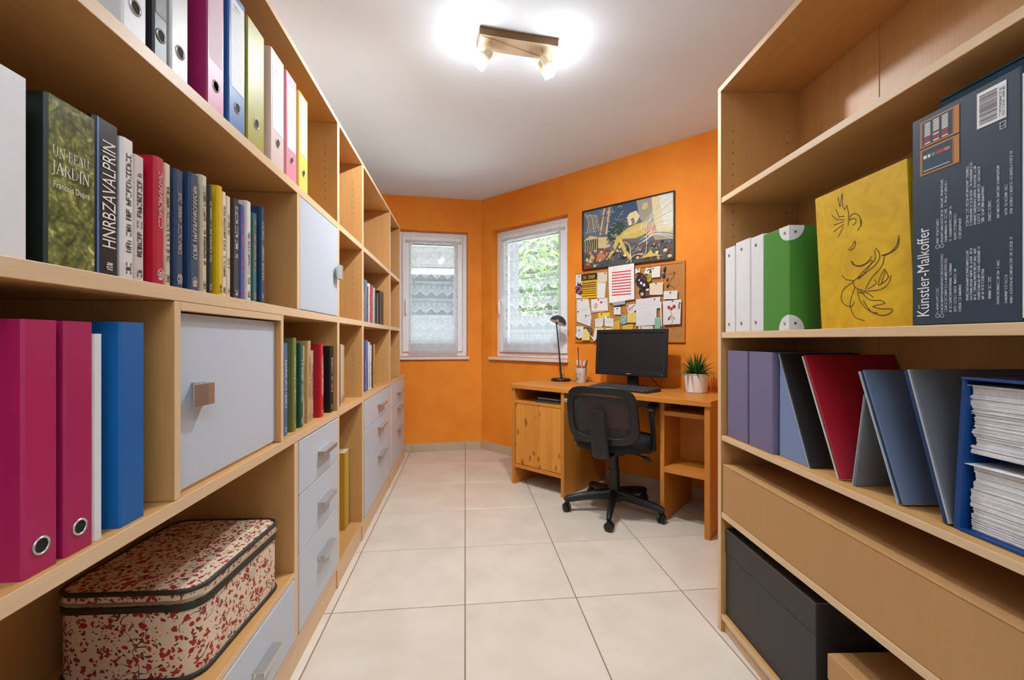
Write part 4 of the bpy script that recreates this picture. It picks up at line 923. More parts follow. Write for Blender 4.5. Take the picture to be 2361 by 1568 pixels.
# ---------------------------------------------------------------- lower shelves: cartons
CARD = wood('carton_beige', srgb(186, 139, 88), 'z', var=.05, rough=.6)
t = rthing('long_carton', 'long flat beige carton filling the shelf under the folders', 'box', .028, .004, R5)
CL = 1.66
MB().box(0, .275, -CL, 0, 0, .1705).build('carton_base', CARD, t, bevel=.0015)
MB().box(-.0008, .2755, -CL, 0, .1707, .174).build('carton_lid', CARD, t, bevel=.001)
t = rthing('black_storage_box', 'large black storage box with fitted lid on the lowest bookcase shelf', 'box', .026, .014, R6)
BLKB = mat('black_board', srgb(46, 44, 44), .5, noise=.05, nscale=120)
m = MB(); m.box(.002, .262, -.4475, -.002, 0, .225); m.build('box_body', BLKB, t, bevel=.002)
m = MB(); m.box(0, .264, -.4495, 0, .205 + .0205, .311); m.build('box_lid', BLKB, t, bevel=.0022)
m = MB(); m.line([(0, 0), (.4495, 0)], .0014, lambda a, b: (-.0006, -a, .310 + b)); m.line([(.0, 0), (.264, 0)], .0014, lambda a, b: (a, -.4499, .310 + b)); m.build('lid_edge', mat('pale_edge', srgb(132, 126, 120), .5), t)  # paler line along the top edges of the lid
t = rthing('kraft_box', 'brown kraft box beside the black storage box', 'box', .520, .012, R6)
MB().box(0, .26, -.42, 0, 0, .150).build('box_body', CARD, t, bevel=.0018)
m = MB(); m.box(-.001, .261, -.421, .001, .1505, .214); m.build('box_lid', CARD, t, bevel=.0018)
# ---------------------------------------------------------------- desk
DS0, DN0, DTOP = .900, .570, .735
def wthing(name, label, cat, s, n, z, group=None, rz=0.): return thing(name, label, cat, Wp(s, n, z), WROT + rz, group)
D = wthing('desk', 'pine-coloured desk with knotty cabinet door along the orange wall', 'desk', DS0, DN0, .0004)
MB().box(-.016, 1.408, -.012, .552, DTOP - .030, DTOP).build('desktop', Dx, D, bevel=.0025)
for a, b, c in ((.004, .031, 0), (.443, .469, 0), (1.098, 1.123, .075), (1.371, 1.400, 0)): MB().box(a, b, c, .535, .0, DTOP - .0305).build('side_panel', Dz, D, bevel=.0015)
for z0, z1 in ((.597, .617), (.124, .151)): MB().box(.0315, .4425, .002, .50, z0, z1).build('shelf', Dx, D, bevel=.001)
MB().box(.0315, .4425, .5005, .512, .125, DTOP - .031).build('back_panel', Dz, D)
dr = MB().box(.036, .439, .004, .022, .1545, .594).build('door', Dk, D, bevel=.0015)
for z0, z1 in ((.624, .650), (.296, .322)): MB().box(1.1235, 1.3705, .055, .32, z0, z1).build('shelf', Dx, D, bevel=.001)
MB().box(1.1235, 1.3705, .3205, .331, .297, DTOP - .031).build('back_panel', Dz, D)
MB().box(.4695, 1.0975, .46, .478, .585, .680).build('back_rail', wood('rail_grey', srgb(150, 128, 104), 'x'), D, bevel=.001)
t = wthing('laptop', 'closed dark laptop lying in the open compartment of the desk', 'laptop', 1.245, .435, .6176, None, math.radians(4))
MB().box(-.14, .085, -.115, .12, .001, .011).build('base', mat('laptop_grey', srgb(72, 66, 62), .4), t, bevel=.003)
MB().box(-.14, .085, -.115, .12, .0115, .018).build('lid', mat('laptop_dark', srgb(38, 34, 32), .35), t, bevel=.002)
t = wthing('leather_folder', 'brown leather folder on top of the closed laptop', 'folder', 1.225, .42, .6362, None, math.radians(-3))
m = MB(); m.box(-.125, .08, -.10, .10, 0, .003); m.box(-.125, .08, -.10, .10, .011, .014); m.box(-.125, .08, .097, .10, .003, .011); m.build('cover', mat('leather_brown', srgb(84, 56, 36), .5), t, bevel=.001)
MB().box(-.120, .075, -.096, .0968, .0032, .0108).build('paper', PAPER, t)

# ---------------------------------------------------------------- things on the desk
t = wthing('desk_lamp', 'black desk lamp with thin leaning stem and small dome shade', 'lamp', 1.038, .135, DTOP + .0004)
m = MB(); m.lathe([(0, 0), (.074, 0), (.078, .004), (.078, .014), (.074, .019), (.03, .0215), (.0, .022)]); m.build('base', BLACK, t, smooth=True)
b0, b1, b2 = (.006, 0, .020), (-.008, 0, .15), (-.042, 0, .452)
m = MB(); m.ring([b0, (.005, 0, .05), (.0, 0, .06), b1], [.0105, .0095, .0082, .0075], 10); m.ring([b1, b2], [.0058, .0048], 8); m.ring([b2, (-.040, 0, .466), (-.03, 0, .474)], [.008, .008, .006], 8)
m.build('stem', BLACK, t, smooth=True)
m = MB(); prof = [(.068 * math.cos(a), .060 * math.sin(a)) for a in [k * math.pi / 2 / 8 for k in range(9)]]
m.lathe([(.0665, 0)] + prof, seg=26, cap=False); m.lathe([(.065, .001)] + [(r * .95, z * .93 + .001) for r, z in prof], seg=26, cap=False)
R_ = Matrix.Rotation(math.radians(14), 3, 'Y') @ Matrix.Rotation(math.radians(-20), 3, 'X')
m.v = [tuple(R_ @ Vector(p) + Vector((-.030, 0, .462))) for p in m.v]
m.build('shade', mat('lamp_shade_black', srgb(44, 46, 54), .3), t, smooth=True)
m = MB(); m.lathe([(0, .001), (.0635, .0005), (.063, .006), (0, .02)], seg=22); m.v = [tuple(R_ @ Vector(p) + Vector((-.030, 0, .462))) for p in m.v]; m.build('reflector', mat('reflector_white', srgb(226, 224, 220), .4), t, smooth=True)
m = MB(); pp = [(.07, .03, .009), (.10, .05, .006), (.16, .09, .0045), (.22, .115, .0045)]; m.ring(pp, .0028, 6); m.build('cord', BLACK, t, smooth=True)
# pencil cup
cup_s, cup_n = 1.226, .135
t = wthing('pencil_cup', 'white pencil cup printed with dark letters behind the keyboard', 'cup', cup_s, cup_n, DTOP + .0004)
m = MB(); m.lathe([(0, 0), (.0355, 0), (.0375, .002), (.0465, .110), (.0475, .112), (.0455, .112), (.0355, .006), (0, .006)], seg=32, cap=False); m.build('cup_body', mat('cup_white', srgb(222, 214, 208), .35), t, smooth=True)
def cupf(a, b):
    r = .0377 + (b / .112) * .0092; th = -math.pi / 2 - .05 + a / .042; return (r * math.cos(th), r * math.sin(th), b)
m = MB(); put_text(m, 'V', -.006, .060, .026, .040, cupf); m.build('letter', ink((206, 150, 150)), t)
m = MB(); put_text(m, 'N', -.026, .045, .022, .028, cupf); put_text(m, 'Y', .008, .047, .020, .026, cupf); put_text(m, 'I', -.024, .017, .010, .024, cupf); put_text(m, 'G', -.006, .016, .022, .026, cupf); m.build('letter', ink((70, 66, 70)), t)
pens = [(-.020, -.004, -.10, .03, .165, .0042, (40, 44, 60), 'navy pen leaning out of the pencil cup towards the lamp', 'pen', (220, 216, 212)), (-.012, .010, -.06, -.05, .16, .004, (206, 196, 190), 'pale pen with brown tip in the pencil cup', 'pen', (90, 60, 50)),
        (-.003, -.010, -.01, .02, .165, .0045, (44, 46, 56), 'dark marker upright in the middle of the pencil cup', 'pen', (214, 210, 200)), (.004, .004, .05, .05, .15, .0045, (190, 40, 34), 'red pen in the pencil cup', 'pen', (190, 40, 34)),
        (.012, -.006, .09, 0, .155, .004, (196, 110, 60), 'orange pencil in the pencil cup', 'pencil', (230, 200, 160)), (.008, .008, .24, .03, .168, .0046, (52, 62, 84), 'blue-grey pen tilting towards the monitor', 'pen', (60, 66, 80)), (.004, -.010, .27, -.04, .172, .0042, (60, 52, 50), 'black pen tilting most towards the monitor', 'pen', (210, 206, 202)),
        (-.024, .012, -.05, .02, .262, .003, (52, 40, 34), 'long thin dark paintbrush standing tall in the pencil cup', 'paintbrush', (30, 26, 24))]
for x, y, tx, ty, l, r, c, lb, nm, c2 in pens:
    p = wthing(nm, lb, nm, cup_s, cup_n, DTOP + .0068, 'pens in the cup')
    d = Vector((tx, ty, 1)).normalized(); b = Vector((x, y, .002 if nm != 'x' else 0))
    m = MB(); m.ring([b, b + d * .012, b + d * (l * .72)], [r * .3, r, r], 8); m.build('barrel', cov(c, .35), p, smooth=True)
    m = MB(); m.ring([b + d * (l * .722), b + d * l * .97, b + d * l], [r * 1.15, r * 1.1, r * .5] if nm != 'paintbrush' else [r, r * 1.6, r * .3], 8); m.build('cap' if nm != 'paintbrush' else 'bristles', cov(c2, .4), p, smooth=True)
# monitor
t = wthing('monitor', 'black widescreen computer monitor switched off on the desk', 'monitor', 1.665, .205, DTOP + .0004)
mw, z0, z1 = .262, .078, .398
tilt = Matrix.Rotation(math.radians(-4), 4, 'X')
def tl(m): m.v = [tuple(Vector((0, 0, .08)) + (tilt.to_3x3() @ (Vector(p) - Vector((0, 0, .08))))) for p in m.v]; return m
m = MB(); rectframe(m, -mw, mw, z0, z1, .021, -.020, .0); m.box(-mw + .021, mw - .021, -.020, .0, z0 + .021, z0 + .030); tl(m).build('bezel', BLACK, t, bevel=.003)
m = MB(); m.box(-mw + .0205, mw - .0205, -.0125, -.002, z0 + .0295, z1 - .0205); tl(m).build('screen', mat('screen_off', srgb(13, 12, 12), .5), t)
m = MB(); rectframe(m, -mw + .0195, mw - .0195, z0 + .0285, z1 - .0195, .0016, -.0208, -.012); tl(m).build('screen_trim', mat('trim_grey', srgb(70, 70, 74), .35), t)
m = MB(); m.box(-mw + .02, mw - .02, .0005, .028, z0 + .02, z1 - .02); m.box(-.14, .14, .028, .05, z0 + .06, z1 - .09); tl(m).build('back_shell', BLACKM, t, bevel=.008)
m = MB(); f = lambda a, b: (a, -.0206, b); put_text(m, 'BENQ', -.018, z0 + .0105, .032, .0085, f); tl(m).build('logo', ink((206, 206, 208)), t)
m = MB(); m.lathe([(0, 0), (.0035, 0), (.0030, .001), (0, .001)], seg=12); m.v = [(mw - .028 + x, -.0205 - z, z0 + .013 + y) for x, y, z in m.v]; tl(m).build('power_button', CHROME, t)
m = MB(); m.box(-.037, .037, .030, .062, .008, .16); m.build('neck', BLACKM, t, bevel=.004)
m = MB(); m.lathe([(0, 0), (.118, 0), (.12, .003), (.116, .009), (.04, .013), (0, .013)], seg=36); m.v = [(x, y * .78 + .02, z) for x, y, z in m.v]; m.build('stand_base', BLACK, t, smooth=True)
m = MB(); m.ring([(.10, .055, .10), (.14, .06, .05), (.19, .055, .012), (.20, .07, .0045)], .0026, 6); m.build('cable', BLACK, t, smooth=True)
# keyboard
t = wthing('keyboard', 'black computer keyboard on the desk in front of the monitor', 'keyboard', 1.700, .375, DTOP + .0004, None, math.radians(-8))
m = MB(); m.prism([(-.082, 0), (.082, 0), (.082, .019), (.07, .021), (-.075, .011), (-.082, .008)], lambda p, q, e: (e, p, q), -.226, .226); m.build('base', BLACK, t, bevel=.002)
m = MB(); rr = random.Random(3)
for row in range(6):
    y0 = .066 - row * .0235 - (.004 if row else 0); zb = .0195 - (row * .0235) * .064
    x = -.216
    while x < .210:
        kw = .0172 if row < 5 else rr.choice([.0172, .024, .024])
        if row == 5 and -.12 < x < -.05: kw = .105
        if .072 < x < .08 or .143 < x < .15: x += .006; continue
        if x + kw > .217: break
        a = .0012
        m.add([(x, y0 - .019, zb - .001), (x + kw, y0 - .019, zb - .001), (x + kw, y0, zb), (x, y0, zb), (x + .0018, y0 - .0165, zb + .0055), (x + kw - .0018, y0 - .0165, zb + .0055), (x + kw - .0018, y0 - .0025, zb + .0065), (x + .0018, y0 - .0025, zb + .0065)],
              [(4, 5, 6, 7), (0, 1, 5, 4), (1, 2, 6, 5), (2, 3, 7, 6), (3, 0, 4, 7)]); x += kw + .0016
tag(m.build('keys', mat('key_grey', srgb(62, 60, 60), .5), t), kind='stuff')
# potted plant
t = wthing('potted_plant', 'spiky green potted plant in a white pot at the desk end', 'plant', 2.106, .200, DTOP + .0004)
m = MB(); m.lathe([(0, 0), (.056, 0), (.060, .003), (.073, .112), (.0765, .114), (.0765, .118), (.070, .118), (.066, .10), (0, .10)], seg=40, cap=False); m.build('pot', mat('pot_white', srgb(238, 232, 224), .4), t, smooth=True)
MB().lathe([(0, .1005), (.0655, .1005), (.05, .104), (0, .107)], seg=24, cap=False).build('soil', mat('soil', srgb(48, 34, 24), .95), t, smooth=True)
rr = random.Random(12)
leafm = [mat('blade_green', srgb(58, 108, 38), .45, noise=.2, nscale=40), mat('blade_light', srgb(92, 138, 52), .45, noise=.2, nscale=40), mat('blade_dark', srgb(34, 76, 34), .45, noise=.2, nscale=40)]
lm = {}
def leafmesh(kind, mi):
    if (kind, mi) in lm: return lm[(kind, mi)]
    m = MB(); n = 7; bend = (.15, .45, .8)[kind]; L_ = (.135, .12, .115)[kind]; vs = []
    for i in range(n + 1):
        s = i / n; a = bend * s; x = L_ * (s * math.sin(a * .9)); z = L_ * s * math.cos(a * .8); wd = .0080 * (math.sin(math.pi * min(1, s * .80 + .22)) ** .8) * (1 - s * .55) if i < n else .0003
        vs += [(x, -wd, z), (x - .0022 * (1 - s), 0, z), (x, wd, z)]
    fs = []
    for i in range(n):
        for j in (0, 1): fs.append((i * 3 + j, i * 3 + j + 1, i * 3 + j + 4, i * 3 + j + 3))
    m.add(vs, fs); o = m.build('leaf', leafm[mi], None, smooth=True); me = o.data; bpy.data.objects.remove(o); lm[(kind, mi)] = me
    return me
for k in range(84):
    q = (k + .5) / 84; inc = .12 + q * 1.12 + rr.uniform(-.1, .1); az = k * 2.39996 + rr.uniform(-.2, .2)
    kind = 0 if q < .35 else (1 if q < .7 else 2)
    o = bpy.data.objects.new('leaf', leafmesh(kind, rr.choice([0, 0, 1, 2]))); COL.objects.link(o); o.parent = t
    rad = .012 + .026 * q
    o.location = (rad * math.cos(az), rad * math.sin(az), .101 + .012 * (1 - q)); o.rotation_euler = (0, inc * .78, az); s = rr.uniform(.90, 1.16); o.scale = (s, s, s)

# ---------------------------------------------------------------- office chair
cx, cy = .915, 2.598
t = thing('office_chair', 'black mesh-backed swivel office chair on castors pulled up to the desk', 'chair', (cx, cy, 0), math.radians(-36))
base_a = math.radians(-114.6 + 36)
SEATM = mat('seat_fabric', srgb(17, 17, 19), .85, noise=.2, nscale=300, bump=.1)
for k in range(5):
    a = base_a + k * 2 * math.pi / 5; c, s = math.cos(a), math.sin(a)
    m = MB(); path = [(c * r, s * r, z) for r, z in ((.025, .112), (.10, .108), (.20, .094), (.285, .078), (.302, .066))]
    m.ring(path, [.034, .029, .024, .021, .018], 10, squash=(.78, 1.05)); leg = m.build('base_arm', BLACK, t, smooth=True)
    px, py = c * .292, s * .292; sw = rr.uniform(-.8, .8) + a + 1.57
    ca = MB(); ca.cyl((px, py, .052), (px, py, .070), .008, seg=10)
    ux, uy = math.cos(sw), math.sin(sw)
    ca.ring([(px - ux * .006 , py - uy * .006, .048), (px + ux * .012, py + uy * .012, .056)], [.012, .014], 8)
    ca.build('caster_fork', BLACK, leg, smooth=True)
    for sgn in (-1, 1):
        wx, wy = -uy * sgn, ux * sgn
        m = MB(); o_ = Vector((px, py, .0262)); d = Vector((wx, wy, 0))
        m.ring([o_ + d * .003, o_ + d * .006, o_ + d * .017, o_ + d * .021], [.0225, .0255, .0255, .019], 20); m.build('caster_wheel', BLACK, leg, smooth=True)
m = MB(); m.cyl((0, 0, .072), (0, 0, .132), .042, .038, 20); m.build('hub', BLACK, t, smooth=True)
m = MB(); m.cyl((0, 0, .132), (0, 0, .27), .0345, .032, 20); m.cyl((0, 0, .27), (0, 0, .375), .027, seg=20); m.build('gas_column', BLACK, t, smooth=True)
m = MB(); m.box(-.085, .085, -.11, .10, .372, .402); m.build('seat_mechanism', BLACKM, t, bevel=.01)
m = MB(); m.ring([(.06, -.03, .384), (.15, -.035, .380), (.185, -.04, .370)], [.005, .005, .005], 8); m.ring([(.18, -.04, .372), (.20, -.043, .366), (.225, -.046, .358), (.235, -.047, .354)], [.006, .013, .012, .004], 10); m.build('height_lever', BLACK, t, smooth=True)
# seat cushion, rounded slab with waterfall front
m = MB(); n = 36; prof = [(.80, .4035), (.97, .408), (1.0, .425), (1.0, .448), (.965, .468), (.85, .478), (.5, .480)]
def seat_xy(th, k):
    e = 3.0; c, s = math.cos(th), math.sin(th); r = (abs(c) ** e + abs(s) ** e) ** (-1 / e); return (.228 * r * c * k, .222 * r * s * k + .03)
vs = []; fs = []
for k, z in prof:
    for i in range(n): x, y = seat_xy(2 * math.pi * i / n, k); vs.append((x, y, z - (.016 * max(0, (y - .14) / .11) if z > .44 else 0)))
for j in range(len(prof) - 1):
    for i in range(n): fs.append((j * n + i, j * n + (i + 1) % n, (j + 1) * n + (i + 1) % n, (j + 1) * n + i))
fs.append(tuple(range(n))[::-1]); fs.append(tuple((len(prof) - 1) * n + i for i in range(n))); m.add(vs, fs)
m.build('seat', SEATM, t, smooth=True)
# backrest: curved frame, mesh panel, spine
def bk(u, v):
    """backrest surface: u -1..1 across, v 0..1 up"""
    return Vector((u * (.212 - .010 * v), -.225 - .085 * v - .012 * math.sin(v * 3.1) + .045 * u * u, .462 + .338 * v))
def bpath(inset, e=4.5, n=44):
    out = []
    for i in range(n):
        th = 2 * math.pi * i / n; c, s = math.cos(th), math.sin(th); r = (abs(c) ** e + abs(s) ** e) ** (-1 / e)
        out.append(bk(max(-1, min(1, r * c * (1 - inset))), .5 + .5 * r * s * (1 - inset * 1.25)))
    return out
m = MB(); A_ = bpath(0); Bq = bpath(.20); n = len(A_); vs = []
for off in (.013, -.013):
    vs += [p + Vector((0, off, 0)) for p in A_] + [p + Vector((0, off * .8, 0)) for p in Bq]
fs = []
for i in range(n):
    j = (i + 1) % n
    fs += [(i, j, n + j, n + i), (2 * n + j, 2 * n + i, 3 * n + i, 3 * n + j), (j, i, 2 * n + i, 2 * n + j), (n + i, n + j, 3 * n + j, 3 * n + i)]
m.add(vs, fs); m.build('back_frame', BLACK, t, bevel=.004, smooth=True)
def meshmat():
    m = bpy.data.materials.new('chair_mesh'); m.use_nodes = True; nt = m.node_tree; b = nt.nodes['Principled BSDF']; o = nt.nodes['Material Output']
    b.inputs['Base Color'].default_value = (*srgb(44, 43, 44), 1); b.inputs['Roughness'].default_value = .75
    tc = nt.nodes.new('ShaderNodeTexCoord'); s = nt.nodes.new('ShaderNodeSeparateXYZ'); nt.links.new(tc.outputs['Object'], s.inputs[0])
    f = lambda c: nmath(nt, 'LESS_THAN', nmath(nt, 'ABSOLUTE', nmath(nt, 'SUBTRACT', nmath(nt, 'FRACT', nmath(nt, 'MULTIPLY', s.outputs[c], 330)), .5)), .2)
    al = nmath(nt, 'MULTIPLY', f('X'), f('Z'))
    tr = nt.nodes.new('ShaderNodeBsdfTransparent'); mx = nt.nodes.new('ShaderNodeMixShader')
    nt.links.new(al, mx.inputs[0]); nt.links.new(b.outputs[0], mx.inputs[1]); nt.links.new(tr.outputs[0], mx.inputs[2]); nt.links.new(mx.outputs[0], o.inputs['Surface'])
    return m
m = MB(); nu, nv = 14, 10; vs = [bk(-.84 + 1.68 * i / nu, .09 + .82 * j / nv) for j in range(nv + 1) for i in range(nu + 1)]
m.add(vs, [(j * (nu + 1) + i, j * (nu + 1) + i + 1, (j + 1) * (nu + 1) + i + 1, (j + 1) * (nu + 1) + i) for j in range(nv) for i in range(nu)]); m.build('mesh_panel', meshmat(), t, smooth=True)
m = MB(); sp = [(0, -.08, .392), (0, -.17, .388), (0, -.250, .398), (0, -.272, .45), (0, -.292, .55), (0, -.316, .665)]
m.ring(sp, [.034, .036, .040, .040, .040, .038], 12, squash=(1.25, .42)); m.build('back_spine', BLACK, t, smooth=True)
for sgn, nm in ((-1, 'armrest'), (1, 'armrest')):
    m = MB(); X = sgn * .238
    m.ring([(sgn * .10, .02, .404), (sgn * .21, .01, .400), (X, .0, .420), (X + sgn * .004, -.035, .52), (X, -.055, .615), (X - sgn * .002, -.03, .648)], [.017, .018, .019, .016, .018, .02], 10, squash=(.75, 1.2))
    a = m.build(nm, BLACK, t, smooth=True)
    m = MB(); m.ring([(X - sgn * .002, -.062, .640), (X - sgn * .004, -.035, .660), (X - sgn * .012, .05, .672), (X - sgn * .022, .13, .664), (X - sgn * .026, .155, .655)], [.014, .021, .023, .021, .012], 10, squash=(1.25, .6)); m.build('arm_pad', BLACKM, a, smooth=True)
m = MB(); m.ring([(-.208, -.23, .70), (-.232, -.23, .70), (-.238, -.23, .70)], [.010, .012, .008], 12); m.build('adjuster_knob', CHROME, t, smooth=True)
# ---------------------------------------------------------------- framed print
PS0, PZ0, PW_, PH_ = 1.162, 1.612, .738, .473
t = wthing('framed_print', 'wide abstract print in a thin black frame above the cork board', 'picture', PS0, 0, PZ0)
m = MB(); rectframe(m, 0, PW_, 0, PH_, .0085, -.021, -.001); m.build('frame', mat('frame_black', srgb(24, 22, 22), .35), t, bevel=.001)
cols = [(92, 106, 126), (66, 82, 108), (70, 82, 82), (46, 70, 62), (210, 184, 128), (206, 176, 84), (226, 206, 160), (84, 84, 84), (150, 60, 48), (226, 224, 214), (196, 126, 84), (96, 100, 108), (34, 40, 48), (128, 112, 128), (160, 150, 132)]
PM = [mat('print_%d' % i, srgb(*c), .22, noise=.06, nscale=30) for i, c in enumerate(cols)]
W0, H0 = PW_ - .017, PH_ - .017
m = MB(); lay = [0]
def P2(poly, c, dx=0, dz=0):
    lay[0] += 1; y = -.0100 - lay[0] * .000045; m.mat(c)
    m.add([(.0085 + W0 * a, y, .0085 + H0 * b) for a, b in poly], [tuple(range(len(poly)))])
def L2(pts, wd, c):
    lay[0] += 1; y = -.0100 - lay[0] * .000045; m.mat(c)
    m.line([(.0085 + W0 * a, .0085 + H0 * b) for a, b in spline(pts)], wd, lambda a, b: (a, y, b))
P2([(0, 0), (1, 0), (1, 1), (0, 1)], 11)
P2([(0, .55), (0, 1), (.62, 1), (.58, .72), (.42, .6), (.2, .52)], 0); P2([(.30, .62), (.36, 1), (.66, 1), (.62, .8), (.5, .66)], 1)
P2([(0, 0), (0, .28), (.25, .22), (.5, .34), (.75, .32), (1, .36), (1, 0)], 7)
P2([(.62, 1), (1, 1), (1, .30), (.82, .32), (.74, .52), (.66, .70)], 14); P2([(.78, 1), (1, 1), (1, .42), (.84, .44), (.80, .66)], 6); P2([(.86, 1), (1, 1), (1, .5), (.9, .54)], 9)
P2([(.30, .60), (.38, .72), (.46, .70), (.52, .60), (.50, .48), (.40, .36), (.32, .38), (.29, .48)], 3)
P2([(.02, .52), (.08, .57), (.17, .53), (.18, .50), (.0, .50)], 4); P2([(.18, .34), (.18, .52), (.30, .50), (.28, .45), (.32, .42), (.28, .38), (.34, .34), (.26, .31)], 4)
for k in range(6): L2([(.02 + k * .028, .50), (.03 + k * .027, .42), (.025 + k * .027, .30)], .008, 4); L2([(.032 + k * .028, .50), (.042 + k * .027, .42), (.037 + k * .027, .30)], .007, 12)
for k in range(7): L2([(.015 + k * .022, .97 - k * .01), (.05 + k * .02, .86), (.06 + k * .02, .76), (.04 + k * .03, .62)], .004 + .003 * (k % 3 == 0), 6 if k % 2 else 4)
for k in range(3): P2([(.20 + k * .035, .55), (.22 + k * .035, .55), (.27 + k * .03, .99), (.25 + k * .03, .99)], 4 if k != 1 else 13)
# yellow sweep with two tapering limbs
P2([(.40, .46), (.50, .56), (.60, .62), (.72, .64), (.76, .56), (.74, .46), (.62, .40), (.48, .42)], 5)
P2([(.44, .46), (.52, .52), (.64, .58), (.72, .56), (.60, .50)], 4)
P2([(.40, .47), (.45, .45), (.38, .24), (.30, .10), (.28, .12), (.35, .28)], 5); P2([(.42, .44), (.46, .43), (.52, .22), (.58, .10), (.54, .08), (.47, .24)], 5)
P2([(.52, .76), (.55, .82), (.62, .84), (.66, .74), (.62, .64), (.54, .62)], 6); P2([(.56, .72), (.59, .74), (.61, .66), (.58, .62)], 13); P2([(.68, .86), (.70, .93), (.74, .93), (.75, .86), (.71, .82)], 4)
P2([(.46, .40), (.54, .38), (.58, .34), (.50, .35)], 8); P2([(.18, .30), (.24, .33), (.25, .30), (.18, .26)], 8); P2([(.17, .20), (.20, .26), (.27, .27), (.30, .20), (.24, .12), (.18, .13)], 10); P2([(.24, .25), (.27, .27), (.29, .21), (.26, .19)], 8)
P2([(.70, .52), (.80, .60), (.83, .46), (.76, .36)], 10); P2([(.06, .10), (.10, .26), (.14, .20), (.12, .10)], 4); P2([(.0, .02), (.05, .10), (.10, .05), (.08, 0), (0, 0)], 8)
rr = random.Random(21)
for k in range(15): L2([(.70 + rr.uniform(-.06, .06), .30 + k * .022), (.82, .40 + k * .028 + rr.uniform(-.02, .02)), (.995, .30 + k * .048)], rr.uniform(.0025, .006), 9 if k % 3 else 6)
for k in range(84):
    x, z = rr.uniform(.28, .52), rr.uniform(.38, .68) if k < 18 else rr.uniform(.70, .95)
    if k >= 30: x, z = rr.uniform(.05, .95), rr.uniform(.04, .30)
    if k >= 62: x, z = rr.uniform(.02, .30), rr.uniform(.60, .97)
    a = rr.uniform(0, 6.28); pts = [(x + .018 * math.cos(a + j * .9) * (1 + j * .2), z + .028 * math.sin(a + j * .9)) for j in range(4)]
    L2(pts, rr.uniform(.0022, .0045), rr.choice([6, 9, 4, 9]) if k < 30 else rr.choice([6, 10, 4, 9, 8]))
for k in range(80):
    x, z = rr.uniform(.02, .98), rr.uniform(.02, .30); s = rr.uniform(.008, .026)
    P2([(x + s * math.cos(j * 1.257 + k) * rr.uniform(.5, 1.2), z + s * 1.5 * math.sin(j * 1.257 + k) * rr.uniform(.5, 1.2)) for j in range(5)], rr.choice([10, 8, 4, 2, 13, 6, 12, 11]))
L2([(.50, .36), (.55, .30), (.565, .16), (.57, .02)], .006, 9); L2([(.74, .60), (.735, .3), (.72, .12), (.64, .14)], .005, 6); L2([(.52, .02), (.6, .12), (.7, .14)], .004, 9)
P2([(.66, .06), (.74, .12), (.78, .18), (.80, .12), (.90, .06), (.80, .07)], 5)
m.build('print', PM, t)

# ---------------------------------------------------------------- cork board
BS0, BZ0, BW_, BH_ = 1.094, 1.043, .875, .556
def corkmat():
    m, nt, b = nt_of('cork'); N = nt.nodes; K = nt.links
    tcn = N.new('ShaderNodeTexCoord'); v = N.new('ShaderNodeTexVoronoi'); v.inputs['Scale'].default_value = 330; K.new(tcn.outputs['Object'], v.inputs['Vector'])
    r = N.new('ShaderNodeValToRGB'); e = r.color_ramp.elements; e[0].color = (*srgb(164, 104, 48), 1); e[1].color = (*srgb(206, 146, 80), 1); s = N.new('ShaderNodeSeparateColor'); K.new(v.outputs['Color'], s.inputs[0]); K.new(s.outputs[0], r.inputs[0])
    K.new(r.outputs[0], b.inputs['Base Color']); b.inputs['Roughness'].default_value = .9
    return m
t = wthing('cork_board', 'cork notice board in a thin wooden frame covered with notes', 'notice board', BS0, 0, BZ0)
m = MB(); rectframe(m, 0, BW_, 0, BH_, .016, -.0175, -.001); m.build('frame', Dx, t, bevel=.0015)
MB().box(.0165, BW_ - .0165, -.0125, -.001, .0165, BH_ - .0165).build('cork_sheet', corkmat(), t)
PIN = mat('pin_black', srgb(26, 24, 24), .35)
layer = [0]
def note(name, label, cat, poly, col, pins=((.5, .93),), prints=None, curl=.0, group='papers on the cork board', n0=None):
    """a pinned sheet: outline in (s, z) on the board; its edges lift a little from the sheet below"""
    layer[0] += 1
    n = (.0190 + layer[0] * .00055) if n0 is None else n0
    s0 = min(p[0] for p in poly); s1 = max(p[0] for p in poly); z0 = min(p[1] for p in poly); z1 = max(p[1] for p in poly)
    o = wthing(name, label, cat, s0, n, z0, group)
    m = MB(); m.prism([(s - s0, z - z0) for s, z in poly], lambda a, b, d: (a, d, b), 0, .0004); m.build('sheet', mat('sheet_%d_%d_%d' % col, srgb(*col), .75, noise=.03, nscale=30), o)
    F = lambda a, b: (a * (s1 - s0), -.0003, b * (z1 - z0))
    for nm, c, fn in (prints or []):
        m = MB(); fn(m, F, s1 - s0, z1 - z0); m.build(nm, ink(c), o)
    for a, b in pins:
        m = MB(); m.lathe([(0, 0), (.0042, 0), (.0046, .002), (.0028, .0045), (.0040, .0065), (.0, .0075)], seg=10); x, z = a * (s1 - s0), b * (z1 - z0)
        m.v = [(x + p, -.0004 - r, z + q) for p, q, r in m.v]; m.build('pin', PIN, o, smooth=True)
    return o
def lines(rows, h=.012, x0=.1, x1=.85, seed=1):
    def f_(m, F, w_, h_):
        r = random.Random(seed)
        for z in rows: scribble(m, x0, z, (x1 - x0) * r.uniform(.75, 1), h, F, r, .2)
    return f_
def bars(x0, x1, zs, th): return lambda m, F, a, b: [m.add([F(x0, z), F(x1, z), F(x1, z + th), F(x0, z + th)], [(0, 1, 2, 3)]) for z in zs]
def curve(pts, wd): return lambda m, F, a, b: m.line([(x * a, z * b) for x, z in spline(pts)], wd, lambda p, q: (p, -.0003, q))
note('paper_note', 'plain white sheet behind the yellow and black flyer', 'note', [(1.101, 1.586), (1.170, 1.581), (1.170, 1.392), (1.104, 1.394)], (222, 214, 206), ((.5, .92),))
